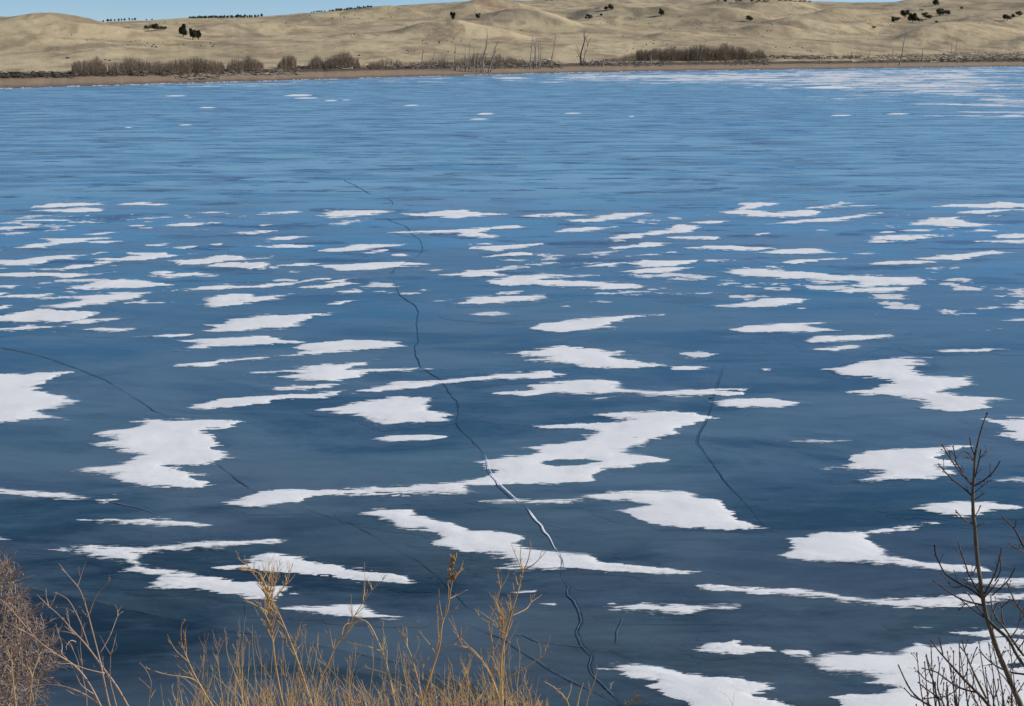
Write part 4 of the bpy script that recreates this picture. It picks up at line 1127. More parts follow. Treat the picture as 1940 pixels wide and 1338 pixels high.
def debris(regions, label):
    b = MB(); b2 = MB()
    for (x0, x1, y0, y1, n, pale, hh) in regions:
        for k in range(n):
            g = ground(random.uniform(x0, x1), random.uniform(y0, y1))
            L = random.uniform(0.3, 1.8); an = random.gauss(0, 0.35)
            u = Vector((math.cos(an), math.sin(an) * 0.6, random.gauss(0, 0.22))) * L
            c = g + Vector((0, 0, random.uniform(0, hh)))
            r = random.uniform(0.03, 0.09)
            (b if random.random() < pale else b2).tube([c - u * 0.5, c + Vector((0, 0, random.uniform(0, .12))), c + u * 0.5], [r, r * 0.9, r * 0.4], 4)
    o = b.build('driftwood_debris', M_DRIFT); tag(o, label + ', bleached pieces', 'driftwood', kind='stuff')
    o = b2.build('driftwood_debris', M_DRIFT_D); tag(o, label + ', dark pieces', 'driftwood', kind='stuff')
debris([(-20, 140, 142, 149, 420, 0.04, 0.5), (140, 330, 139, 146, 260, 0.08, 0.4), (330, 420, 140, 152, 120, 0.3, 0.15), (420, 570, 134, 144, 160, 0.5, 0.2),
        (560, 790, 127, 132, 260, 0.1, 0.3), (780, 960, 122, 132, 330, 0.5, 0.4), (960, 1065, 120, 131, 330, 0.5, 0.6)], 'sticks and roots washed up along the left and middle of the far shore')
debris([(1100, 1260, 117, 127, 330, 0.6, 0.3), (1250, 1450, 113, 119, 230, 0.25, 0.3), (1370, 1460, 112, 126, 130, 0.35, 0.4), (1440, 1640, 108, 113, 420, 0.06, 0.5),
        (1640, 1790, 105, 118, 330, 0.3, 0.5), (1780, 1990, 102, 110, 420, 0.75, 0.8), (1780, 1990, 109, 119, 600, 0.3, 0.6)], 'sticks and logs washed up along the right of the far shore')

# ------------------------------------------------------------------ junipers and pines
def foliage(m, c, rx, ry, rz, n, s, cone=0.0):
    lobes = []
    for k in range(7):
        th = random.uniform(0, 6.28); zz = random.uniform(-0.6, 0.9)
        kk = 1 - cone * (zz + 1) / 2
        lobes.append((Vector((math.cos(th) * rx * 0.55 * kk, math.sin(th) * ry * 0.55 * kk, zz * rz * 0.6)), random.uniform(0.3, 0.55) * (1 - cone * 0.4 * (zz + 1))))
    lobes.append((Vector((0, 0, 0)), 0.62))
    for k in range(n):
        lc, lr = random.choice(lobes)
        v = Vector((random.gauss(0, 1), random.gauss(0, 1), random.gauss(0, 1))).normalized() * (random.random() ** 0.4)
        p = c + lc + Vector((v.x * rx * lr, v.y * ry * lr, v.z * rz * lr))
        u = Vector((random.gauss(0, 1), random.gauss(0, 1), random.gauss(0, 0.6))).normalized() * s * random.uniform(0.6, 1.3)
        w = u.cross(Vector((random.gauss(0, 1), random.gauss(0, 1), random.gauss(0, 1)))).normalized() * s * 0.6
        m.tri(p - u, p + u * 0.3 + w, p + u - w * 0.4)
ORDN = 'first second third fourth fifth sixth seventh eighth ninth tenth eleventh twelfth thirteenth fourteenth fifteenth sixteenth seventeenth eighteenth nineteenth twentieth twenty-first twenty-second twenty-third twenty-fourth twenty-fifth'.split()
def far_tree(px, py, h_px, label, group, w_px=None, mat=M_JUN, cone=0.3, name='juniper_tree', cat='tree', trunk=0.14):
    g = ground(px, py)
    mpp = g.y / FPX
    jk = 1.15 if name == 'juniper_tree' else 1.0
    H = h_px * mpp * jk; Wd = (w_px or h_px * 0.9) * mpp * jk * (1.1 if jk > 1 else 1.0)
    root = empty(name, g)
    t = MB(); t.tube([g - Vector((0, 0, 0.2)), g + Vector((0.05 * H, 0, H * 0.4)), g + Vector((0, 0, H * 0.8))], [0.04 * H + 0.03, 0.03 * H, 0.01 * H], 5)
    t.build('trunk', M_DRIFT_D, root)
    m = MB()
    foliage(m, g + Vector((0, 0, H * (0.46 + trunk * 0.3))), Wd * 0.6, Wd * 0.6, H * 0.56, int(260 + 8 * h_px * h_px), 0.04 * H + 0.10, cone)
    m.build('crown', mat, root)
    tag(root, label, cat, group)
JG = 'dark junipers on the hills'
far_tree(281, 58, 9, 'leftmost dark bush of the cluster in the left hollow', JG, 15)
far_tree(295, 58, 12, 'middle and tallest dark bush of the cluster in the left hollow', JG, 15)
far_tree(309, 58, 8, 'reddish right bush of the cluster in the left hollow', JG, 14)
far_tree(347, 70, 21, 'tallest dark juniper in the left hollow, standing alone left of the pair', JG, 12)
far_tree(365, 76, 19, 'left juniper of the touching pair in the left hollow', JG, 12)
far_tree(376, 76, 17, 'right juniper of the touching pair in the left hollow', JG, 10)
far_tree(858, 38, 13, 'left one of the two round junipers on the upper middle slope', JG, 9, trunk=0.2)
far_tree(906, 36, 10, 'right one of the two round junipers on the upper middle slope', JG, 9, trunk=0.18)
far_tree(1115, 38, 10, 'lower spreading juniper left of the close pair near the skyline', JG, 12)
far_tree(1149, 21, 8, 'smaller left juniper of the close pair near the skyline', JG, 8)
far_tree(1157, 20, 11, 'larger right juniper of the close pair near the skyline', JG, 10)
far_tree(1139, 31, 5, 'tiny bush between the spreading juniper and the close pair', JG, 5)
far_tree(1253, 30, 12, 'lone upright juniper on the upper slope with a long shadow to its left', JG, 9)
far_tree(1419, 41, 10, 'lone round juniper above the biggest willow thicket', JG, 14)
far_tree(1655, 55, 5, 'small dark bush at the left foot of the right hill', JG, 8)
far_tree(1692, 43, 10, 'leftmost juniper of the right hill group', JG, 6)
far_tree(1700, 41, 8, 'small juniper second in the right hill group', JG, 9)
far_tree(1714, 35, 14, 'upper juniper third in the right hill group', JG, 15)
far_tree(1728, 44, 16, 'large juniper in front in the right hill group', JG, 14)
far_tree(1742, 44, 9, 'low juniper right of the large front one on the right hill', JG, 12)
far_tree(1754, 37, 12, 'wide juniper in the middle of the right hill group', JG, 18)
far_tree(1781, 30, 13, 'juniper at the right end of the right hill group, left of a smaller one', JG, 15)
far_tree(1793, 29, 9, 'smaller juniper touching the right end of the right hill group', JG, 11)
far_tree(1773, 11, 12, 'highest juniper near the top of the right hill', JG, 10)
far_tree(1821, 19, 5, 'small round bush right of the right hill group', JG, 6)
far_tree(1774, 44, 4, 'small low bush below the right hill group', JG, 7)
far_tree(1745, 21, 4, 'small dark bush left of the highest juniper', JG, 9)
far_tree(1908, 40, 12, 'left juniper of the three at the right edge', JG, 14)
far_tree(1921, 35, 7, 'low middle juniper of the three at the right edge', JG, 10)
far_tree(1930, 32, 10, 'right juniper of the three at the right edge', JG, 12)
far_tree(1399, 5, 6, 'round juniper on the skyline left of the scrub patch', JG, 11)
far_tree(1374, 5, 6, 'small upright juniper on the skyline, right of a smaller one', JG, 5)
far_tree(1361, 4, 5, 'smallest upright juniper on the skyline', JG, 4)
for x0, x1, n, y0, y1, h, lab, grp in ((1425, 1455, 5, 5, 5, 5, 'skyline scrub bushes beside the round juniper', 'scrub bushes on the skyline above the big thicket'),
                              (1478, 1534, 7, 3, 5, 4, 'low brown scrub bushes on the far right skyline', 'low scrub bushes on the far right skyline'),
                              (1035, 1055, 3, 2, 2, 3, 'low scrub bushes near the middle skyline dip', 'low scrub bushes near the middle skyline')):
    for k in range(n):
        px = x0 + (x1 - x0) * k / (n - 1)
        far_tree(px, y0 + (y1 - y0) * k / (n - 1), h * random.uniform(0.7, 1.2), f'{ORDN[k]} from the left of the {lab}', grp, 9, M_SAGE, name='scrub_bush', cat='bush')
def pines(x0, x1, n, y0, y1, hmin, hmax, lab, grp):
    for k in range(n):
        px = x0 + (x1 - x0) * (k + random.uniform(-0.3, 0.3)) / max(1, n - 1)
        py = y0 + (y1 - y0) * (px - x0) / (x1 - x0)
        h = random.uniform(hmin, hmax)
        far_tree(px, py, h, f'{ORDN[k]} from the left of the {lab}', grp, h * random.uniform(0.7, 1.1), M_PINE, 0.75, 'pine_tree', 'tree', 0.05)
pines(197, 258, 10, 41, 39, 4, 7, 'small pines in the leftmost skyline row', 'leftmost row of distant pines on the skyline')
pines(278, 286, 2, 36, 35, 3, 5, 'pair of pines behind the left hollow', 'pair of pines on the skyline')
pines(360, 440, 24, 36, 35, 5, 8, 'dark pines in the dense skyline row', 'dense skyline pine row')
pines(447, 495, 12, 35, 33, 5, 9, 'dark pines in the sparser second skyline row', 'right part of the skyline pine row')
pines(590, 615, 7, 25, 22, 3, 5, 'pines in the left cluster on the rising skyline', 'left cluster of pines on the rising skyline')
pines(625, 705, 22, 23, 15, 3, 6, 'pines in the right cluster on the rising skyline', 'right cluster of pines on the rising skyline')
# sage and tussocks
b = MB()
for k in range(2600):
    a = random.uniform(-60, 2000); d = random.uniform(0, 1) ** 1.3 * 560 + 265
    if d < float(shore_d(np.array([a]))[0]) + 30: continue
    x = (a - 970) / FPX * KX * d
    if float(vnoise(x / 24, d / 30, 71)) < 0.18: continue
    z = float(land(np.array([x]), np.array([d]))[0])
    s = random.uniform(0.12, 0.38)
    for j in range(6):
        an = random.uniform(0, 6.28)
        p = Vector((x + math.cos(an) * s * 0.5, d + math.sin(an) * s * 0.5, z))
        b.tri(p - Vector((s * .5, 0, 0.05)), p + Vector((s * .5, random.uniform(-.2, .2), 0)), p + Vector((random.uniform(-.3, .3) * s, 0, s * random.uniform(0.6, 1.2))))
o = b.build('sage_brush', M_SAGE, None, False)
tag(o, 'scattered low sage tufts over the far grassy slopes', 'sagebrush', kind='stuff')

# ------------------------------------------------------------------ plants on the near bank
def tz(o, s, t): return [(o[0] + a / s, o[1] + b / s) for a, b in t]
def pts_of(s): return [tuple(float(c) for c in p.split(',')) for p in s.split()]
G1 = ((0, 1000), 3.88); G2 = ((400, 1000), 3.88); G3 = ((800, 1000), 3.88); C5 = ((1600, 760), 4.615); C6 = ((1600, 1048), 4.615)
def T(tile, s): return tz(tile[0], tile[1], pts_of(s))

def stem_path(path, d0, d1, jit=0.0, n=4):
    m = len(path)
    P = [at_depth(a, b, d0 + (d1 - d0) * i / max(1, m - 1) + random.uniform(-jit, jit)) for i, (a, b) in enumerate(path)]
    return catmull(P, n) if m > 2 else [P[0].lerp(P[1], t / 4) for t in range(5)]

def to_ground(P, d):
    """carry a stem on below the frame down to the bank"""
    a, b = P[0], P[1]
    dr = (a - b).normalized()
    dr = (dr + Vector((0, 0, -0.8))).normalized()
    z = bank_z(d) - 0.05
    if a.z <= z: return P
    t = (a.z - z) / max(0.2, -dr.z)
    e = a + dr * t
    e.y = a.y
    return [e, a.lerp(e, 0.5) + Vector((random.uniform(-.02, .02), 0, 0))] + P

def rad(n, r0, r1, pw=1.0): return [r0 + (r1 - r0) * (i / (n - 1)) ** pw for i in range(n)]

def twig_spray(m, P, rbase, d, n, L0, L1, ang, start=0.25, sub=0.5, up=0.6):
    """ascending side twigs on a stem"""
    for k in range(n):
        t = random.uniform(start, 0.98)
        i = min(len(P) - 2, int(t * (len(P) - 1)))
        p = P[i].lerp(P[i + 1], random.random())
        ax = (P[i + 1] - P[i]).normalized()
        side = Vector((random.choice((-1, 1)) * random.uniform(0.4, 1), random.uniform(-0.7, 0.7), 0))
        dr = (ax * math.cos(ang) + side * math.sin(ang)).normalized()
        L = random.uniform(L0, L1) * (1.15 - t * 0.6)
        q = [p]
        cur = dr.copy()
        for s in range(4):
            cur = (cur + Vector((random.gauss(0, 0.08), random.gauss(0, 0.08), 0.10 * up))).normalized()
            q.append(q[-1] + cur * L / 4)
        m.tube(q, rad(5, rbase * 0.55, rbase * 0.2), 4, False)
        if random.random() < sub:
            for s in range(random.randint(1, 3)):
                j = random.randint(1, 3)
                dd = ((q[j + 1] - q[j]).normalized() + Vector((random.uniform(-0.6, 0.6), random.uniform(-.4, .4), 0.2))).normalized()
                e = q[j] + dd * L * random.uniform(0.25, 0.5)
                m.tube([q[j], q[j].lerp(e, 0.5) + Vector((random.gauss(0, .002), 0, .002)), e], [rbase * 0.35, rbase * 0.25, rbase * 0.15], 3, False)

def weed(main, sides, mat, d, label, r_px=2.2, tw=10, L=(0.03, 0.09), group='tall dry weeds on the near bank', seed=None, name='dry_weed', ang=0.5, start=0.25, foot=True):
    mpp = d / FPX
    P = stem_path(main, d, d * 0.985, 0.004)
    PG = to_ground(P, d) if foot else P
    root = empty(name, PG[0])
    m = MB(); n = len(PG)
    m.tube(PG, [r_px * mpp * (1 - 0.82 * (i / (n - 1)) ** 1.1) for i in range(n)], 6)
    m.build('stem', mat, root)
    for s in sides:
        q = stem_path(s, d + random.uniform(-0.01, 0.01), d + random.uniform(-0.06, 0.06), 0.004)
        bb = MB(); bb.tube(q, rad(len(q), r_px * mpp * 0.48, r_px * mpp * 0.12), 5)
        twig_spray(bb, q, r_px * mpp * 0.5, d, max(1, tw // 5), L[0] * 0.6, L[1] * 0.5, ang, 0.3)
        bb.build('branch', mat, root)
    if tw:
        t = MB(); twig_spray(t, P, r_px * mpp * 0.75, d, tw, L[0], L[1], ang, start, 0.6)
        t.build('twigs', mat, root)['kind'] = 'stuff'
    if seed:
        sm = MB()
        c = P[-1]
        for k in range(26):
            q = c + Vector((random.gauss(0, 0.004), random.gauss(0, 0.004), random.uniform(-0.03, 0.014)))
            e = q + Vector((random.gauss(0, 0.004), random.gauss(0, 0.004), random.uniform(0.006, 0.014)))
            sm.tube([q, q.lerp(e, 0.5), e], [0.0006, 0.0022, 0.0004], 4, False)
        sm.build('seed_head', M_SEED, root)
    tag(root, label, 'dry weed', group)
    return root

# left pale branching weed
D1 = 2.5
weed(T(G1, '830,1400 800,1290 770,1150 740,1000 700,840 640,610 600,490 570,430 500,350 430,260'),
     [T(G1, '570,430 600,340 632,250'), T(G1, '655,640 690,540 740,460 790,410 815,365'), T(G1, '735,920 790,830 830,740 865,650 905,615'), T(G1, '865,650 862,600 840,560')], M_STRAW_P, D1,
     'straightest pinkish dry weed on the left, forked at its top', 2.3, 4, (0.015, 0.04))
weed(T(G1, '990,1400 940,1311 860,1170 750,1020 640,870 540,760 430,640 350,570 270,490'),
     [T(G1, '355,570 345,530 335,480'), T(G1, '365,580 395,530 415,470'), T(G1, '650,870 600,720 545,600 490,520 390,470'), T(G1, '540,620 480,590 400,590'), T(G1, '640,870 560,790 480,765 405,768'), T(G1, '560,840 520,830 480,880')], M_STRAW_P, D1 + 0.08,
     'pinkish dry weed on the left arching far to the left', 2.6, 6, (0.015, 0.045))
weed(T(G1, '790,1400 740,1311 680,1190 610,1080 530,1000 400,920 270,820 150,680 60,580 0,520'),
     [T(G1, '770,1070 640,1040 520,1000 420,998'), T(G1, '270,820 180,760 60,700'), T(G1, '450,930 455,860 430,780 410,700'), T(G1, '700,1230 600,1160 560,1080 520,1000')], M_STRAW_P, D1 - 0.05,
     'longest dry branch leaning left out over the grey bush', 2.5, 6, (0.02, 0.05))
weed(T(G1, '820,1400 720,1290 560,1195 400,1155 260,1160 200,1180'), [T(G1, '640,1240 560,1230 480,1190')], M_STRAW_P, D1 + 0.05, 'low dry branch curving left near the bottom edge', 2.0, 5, (0.015, 0.04))
weed(T(G1, '880,1400 840,1250 810,1120 812,1000 815,930 845,900 862,870'), [T(G1, '815,930 840,850 855,780'), T(G1, '812,930 780,880 740,800')], M_STRAW_P, D1 + 0.1, 'short forked dry twig right of the straight pinkish weed', 1.4, 2, (0.01, 0.03))
weed(T(G1, '640,1400 635,1230 610,1100 600,980 590,850 600,760 595,650'), [T(G1, '600,800 615,740 620,690')], M_STRAW_P, D1 + 0.12, 'thin upright twig behind the arching left weeds', 1.1, 4, (0.01, 0.04))
weed(T(G1, '120,1400 118,1311 95,1100 85,920 95,780'), [T(G1, '95,1000 60,940 40,880')], M_STRAW_L, D1, 'golden stalk in front of the grey bush, the left one', 1.7, 4, (0.01, 0.04))
weed(T(G1, '200,1400 215,1311 235,1100 200,1010 190,950'), [T(G1, '235,1100 265,1000 300,910'), T(G1, '240,1070 280,980 290,930')], M_STRAW_L, D1, 'golden forked stalk in front of the grey bush, the right one', 1.7, 4, (0.01, 0.04))
weed(T(G1, '1070,1400 1090,1311 1105,1200 1110,1130 1070,1040 1020,990'), [T(G1, '1100,1180 1060,1140 1015,1100'), T(G1, '1110,1250 1130,1210 1148,1185')], M_STRAW_P, 2.7, 'small thin forked weed standing alone over dark ice', 1.4, 2, (0.01, 0.03))
weed(T(G1, '1480,1160 1400,1105 1230,1080 1130,1050 1075,1030'), [], M_STRAW_L, 2.6, 'dry twig reaching left toward the small forked weed', 1.3, 2, (0.01, 0.02), foot=False)
weed(T(G1, '1600,1400 1560,1311 1450,1120 1380,970 1340,860 1330,760 1342,690'), [T(G1, '1390,990 1300,910 1260,850 1230,785'), T(G1, '1480,1160 1440,1120 1396,1105')], M_STRAW, 2.6, 'left end golden weed of the dense weed clump', 2.0, 7, (0.02, 0.06))
weed(T(G1, '1220,1400 1200,1290 1180,1140'), [], M_STRAW_L, 2.6, 'short straight stalk left of the dense weed clump', 1.0, 0)
weed(T(G1, '1330,1400 1290,1290 1262,1160'), [T(G1, '1340,1340 1320,1270 1310,1190')], M_STRAW_L, 2.6, 'short bent stalk left of the dense weed clump', 1.2, 2, (0.01, 0.03))
# the golden clump
weed(T(G2, '560,1400 530,1311 480,1050 455,850 440,700 430,600 415,500 410,440'),
     [T(G2, '415,470 370,360 320,320 230,310'), T(G2, '400,440 340,380 280,290 210,230'), T(G2, '420,500 470,420 480,330 520,250'), T(G2, '430,560 500,470 560,400 580,300'), T(G2, '440,640 380,600 265,535'), T(G2, '455,520 490,500 540,430'),
      T(G2, '420,480 425,400 425,220'), T(G2, '410,470 380,380 400,290'), T(G2, '440,700 400,640 395,520')], M_STRAW, 2.6,
     'tallest bushy golden weed with a spreading tuft at its top', 2.6, 30, (0.03, 0.085), start=0.45)
weed(T(G2, '770,1400 740,1300 650,1020 600,880 520,680 480,600 450,550 440,500'), [T(G2, '600,880 640,800 700,710'), T(G2, '590,890 640,780 660,700 720,640'), T(G2, '650,1020 620,950 640,880')], M_STRAW, 2.55,
     'thick golden stem leaning left across the tallest bushy weed', 2.6, 9, (0.03, 0.08))
weed(T(G2, '740,1400 800,1130 860,1000 900,900 950,820 1000,740 1040,670 1110,560 1180,460 1240,390'), [T(G2, '960,800 980,720 1030,700 1110,690'), T(G2, '1180,460 1175,400'), T(G2, '1190,450 1170,430 1165,400'), T(G2, '1040,680 1030,590 1030,490'), T(G2, '1115,540 1130,430 1128,250'), T(G2, '900,900 880,800 870,740')], M_STRAW, 2.6,
     'golden weed leaning right over the low snow patch', 2.0, 9, (0.02, 0.06))
weed(T(G2, '1370,1400 1350,1280 1310,1100 1280,970 1220,820 1170,720 1120,680 1060,690 1000,770'), [T(G2, '1310,1080 1200,1045 1110,1030 1065,1070'), T(G2, '1245,905 1140,870 1040,855 990,830'), T(G2, '1290,990 1290,880 1260,740'), T(G2, '1280,900 1270,830 1240,820')], M_STRAW_L, 2.5,
     'pale weed with a drooping hooked top', 2.2, 5, (0.015, 0.045))
weed(T(G2, '1570,1400 1550,1300 1540,1200 1480,970 1440,870 1400,760'), [T(G2, '1485,965 1520,890 1530,820'), T(G2, '1530,1260 1470,1170 1455,1070'), T(G2, '1440,870 1440,790 1435,730')], M_STRAW_L, 2.5,
     'pale weed slanting left beside the seed headed one', 2.2, 7, (0.015, 0.05))
weed(T(G2, '1540,1400 1560,1250 1640,1000 1680,860 1700,700 1740,600 1760,470 1780,360 1780,300'),
     [T(G2, '1715,650 1750,615 1810,593'), T(G2, '1670,900 1800,830 1860,780 1885,730'), T(G2, '1580,1210 1680,1140 1775,1065'), T(G2, '1755,520 1800,500 1885,455'), T(G2, '1790,370 1830,320 1860,300'), T(G2, '1660,940 1600,850 1520,750'), T(G2, '1700,680 1680,560 1675,450'), T(G2, '1675,870 1665,700 1665,560'), T(G2, '1555,1120 1560,1020 1605,950')], M_STRAW, 2.5,
     'tall golden weed topped by one brown seed head', 2.4, 6, (0.015, 0.05), seed=True)
weed(T(G3, '600,1400 590,1311 580,1050 592,880 650,650 700,480 725,380 745,315'),
     [T(G3, '745,315 780,230 800,130 820,95'), T(G3, '745,320 720,230 735,60'), T(G3, '750,310 830,260 915,170'), T(G3, '740,330 690,210 655,120'), T(G3, '650,650 760,600 800,550 860,505'), T(G3, '800,550 795,490'), T(G3, '620,790 560,740 530,690 380,590'), T(G3, '700,420 690,380 670,330')], M_STRAW, 2.55,
     'tallest golden weed right of the seed headed one, with a fine spray on top', 2.8, 8, (0.02, 0.05))
weed(T(G3, '540,1400 525,1311 520,1050 520,880 495,750 490,690 540,560 575,450 580,370'), [T(G3, '490,700 430,660 385,595'), T(G3, '500,690 560,740 590,770')], M_STRAW, 2.6, 'golden weed with a kinked stem left of the sprayed one', 1.9, 7, (0.02, 0.06))
weed(T(G3, '590,1200 600,850 590,720 575,620'), [T(G3, '580,680 560,590 520,510'), T(G3, '575,650 550,560 520,520'), T(G3, '590,700 620,600 650,560'), T(G3, '600,760 640,650 690,600')], M_STRAW, 2.6, 'narrow bushy golden weed close to the kinked one', 2.0, 22, (0.03, 0.07), ang=0.3)
weed(T(G3, '600,1110 700,1060 800,1000 860,965 950,910'), [T(G3, '870,960 870,900 860,840'), T(G3, '880,950 920,880 940,790'), T(G3, '860,965 900,920 905,880')], M_STRAW_L, 2.5, 'golden side stem reaching right with a forked tip', 1.6, 3, (0.01, 0.03), foot=False)
weed(T(G3, '700,1130 715,1000 715,900 690,820'), [], M_STRAW_L, 2.5, 'thin upright stem inside the right end of the clump', 1.0, 2, (0.01, 0.03))
weed(T(G3, '1120,1400 1080,1311 1050,1250 980,1180 890,1130'), [T(G3, '1060,1270 1090,1200 1100,1140')], M_STRAW, 2.4, 'low weed at the bottom edge leaning left, right of the clump', 1.8, 6, (0.01, 0.03))
weed(T(G3, '1120,1400 1140,1300 1160,1210 1185,1140'), [], M_STRAW_L, 2.35, 'pale broken straw at the bottom edge right of the clump', 3.0, 0)
weed(T(G3, '1200,1400 1215,1260 1260,1150 1280,1080 1292,1030'), [T(G3, '1220,1240 1300,1215 1385,1185'), T(G3, '1385,1185 1390,1150 1410,1130')], M_STRAW_L, 2.45, 'thin bending weed at the bottom edge with a leafy side tuft', 1.2, 4, (0.01, 0.03))
weed(T(G3, '1440,1400 1500,1310 1560,1270 1610,1240'), [T(G3, '1540,1280 1560,1230 1590,1210'), T(G3, '1560,1270 1620,1280 1660,1300')], M_SEED, 2.4, 'rust coloured seed tuft at the bottom edge right of the clump', 1.6, 14, (0.01, 0.03))
weed(T(G3, '350,1400 335,1200 340,1000'), [T(G3, '340,1080 300,1010 280,950')], M_STRAW, 2.6, 'golden stalk between the seed headed and the kinked weeds', 1.8, 16, (0.02, 0.06), ang=0.35)
weed(T(G3, '560,1240 500,1080 420,950 350,880 290,860 215,640'), [T(G3, '420,960 360,900 310,860')], M_STRAW, 2.55, 'golden stem leaning left from the foot of the sprayed weed', 2.0, 8, (0.02, 0.05))
weed(T(G4 := ((1200, 1000), 3.88), '720,1400 728,1310 743,1210'), [T(G4, '735,1300 700,1250 665,1210')], M_STRAW_L, 2.5, 'two hair thin stalks in front of the lowest middle snow patch', 0.7, 0)

# the mass of dry stems in which the tall weeds stand
env_x = [318, 345, 380, 420, 470, 505, 560, 600, 650, 700, 760, 800, 850, 890, 930, 960, 1000, 1030, 1070]
env_y = [1310, 1225, 1180, 1165, 1150, 1140, 1150, 1175, 1205, 1215, 1215, 1235, 1235, 1235, 1215, 1200, 1255, 1310, 1345]
masses = [MB(), MB(), MB()]
for k in range(250):
    px = random.choice((random.uniform(330, 1050), random.gauss(520, 90), random.gauss(940, 60), random.gauss(780, 120)))
    if px < 322 or px > 1065: continue
    top = np.interp(px, env_x, env_y)
    hgt = (1350 - top) * (0.18 + 0.82 * random.random() ** 1.8)
    d = random.uniform(2.35, 2.95)
    y1 = 1350 - hgt
    lean = random.gauss(0, 0.16)
    xb = px - lean * (1400 - y1)
    P = stem_path([(xb, 1420), (xb + lean * 0.35 * (1400 - y1) + random.gauss(0, 4), 1350 - hgt * 0.25), (px - lean * 20, y1 + hgt * 0.3), (px + random.gauss(0, 3), y1)], d, d, 0.01)
    mpp = d / FPX
    m = random.choices(masses, (0.5, 0.35, 0.15))[0]
    r = random.uniform(0.5, 1.15) * mpp
    m.tube(P, rad(len(P), r, r * 0.3), 4, False)
    twig_spray(m, P, r * 0.9, d, random.randint(1, 6), 0.015, 0.015 + hgt * 0.00022, random.uniform(0.25, 0.6), 0.25, 0.5)
for k in range(260):
    px = random.uniform(340, 1040); d = random.uniform(2.3, 2.9)
    hgt = random.uniform(20, 75) * (1 if 400 < px < 1010 else 0.6)
    lean = random.gauss(0, 0.35)
    P = stem_path([(px, 1400), (px + lean * 60, 1350 - hgt * 0.4), (px + lean * (60 + hgt), 1350 - hgt)], d, d, 0.01)
    r = random.uniform(0.5, 1.1) * d / FPX
    random.choice(masses).tube(P, rad(len(P), r, r * 0.25), 3, False)
for m, mt, lb in zip(masses, (M_STRAW, M_STRAW_L, M_STRAW_P), ('golden', 'pale straw', 'pinkish')):
    o = m.build('dry_grass', mt)
    tag(o, f'dense tangle of fine {lb} stems filling the weed clump at the bottom', 'dry grass', kind='stuff')

# grey brown twiggy bush at the left edge
def bush():
    sil_y = [1058, 1080, 1110, 1150, 1190, 1220, 1250, 1280, 1338, 1420]
    sil_x = [18, 28, 36, 52, 86, 106, 112, 92, 74, 80]
    root = empty('grey_bush', at_depth(-60, 1460, 2.9))
    tw = MB(); st = MB()
    base = at_depth(-60, 1500, 2.9)
    for k in range(26):
        a = random.uniform(-0.7, 1.0)
        tip = at_depth(random.uniform(-100, 60), random.uniform(1090, 1300), 2.9 + random.uniform(-.25, .25))
        mid = base.lerp(tip, 0.5) + Vector((random.uniform(-.05, .05), random.uniform(-.1, .1), random.uniform(-.03, .05)))
        P = catmull([base, mid, tip], 5); st.tube(P, rad(len(P), 0.004, 0.0012), 5, False)
    n = 0
    while n < 2000:
        px = random.uniform(-110, 115); py = random.uniform(1060, 1400)
        lim = np.interp(py, sil_y, sil_x) - 12
        if px > lim + random.gauss(0, 6): continue
        n += 1
        d = 2.9 + random.uniform(-0.28, 0.28)
        p = at_depth(px, py, d)
        # twigs sweep up and outward, curling
        an = math.radians(random.gauss(35, 38)); L = random.uniform(0.012, 0.035)
        cur = Vector((math.cos(an), random.uniform(-0.5, 0.5), math.sin(an))).normalized()
        q = [p]; bend = random.gauss(0, 0.18)
        for s in range(4):
            cur = Vector((cur.x * math.cos(bend) - cur.z * math.sin(bend), cur.y, cur.x * math.sin(bend) + cur.z * math.cos(bend))).normalized()
            q.append(q[-1] + cur * L / 3)
        tw.tube(q, rad(5, 0.0009, 0.0004), 3, False)
        for s in range(2):
            j = random.randint(1, 3)
            e = q[j] + (cur + Vector((random.gauss(0, .6), random.gauss(0, .5), random.gauss(0.1, .5)))).normalized() * L * 0.5
            tw.tube([q[j], q[j].lerp(e, .5) + Vector((0, 0, .0008)), e], [0.0007, 0.0005, 0.0003], 3, False)
    st.build('branches', M_BUSH, root)['kind'] = 'stuff'; tw.build('twigs', M_BUSH, root)['kind'] = 'stuff'
    for px, py in ((43, 1089),):
        c = at_depth(px, py, 2.8); b = MB(); b.tube([c - Vector((0, 0, .0025)), c - Vector((0, 0, .001)), c + Vector((0, 0, .001)), c + Vector((0, 0, .0025))], [0.0004, 0.0022, 0.0022, 0.0004], 8)
        b.build('seed_ball', M_SEED, root)
    tag(root, 'dense grey brown twiggy bush filling the lower left corner', 'bush')
bush()

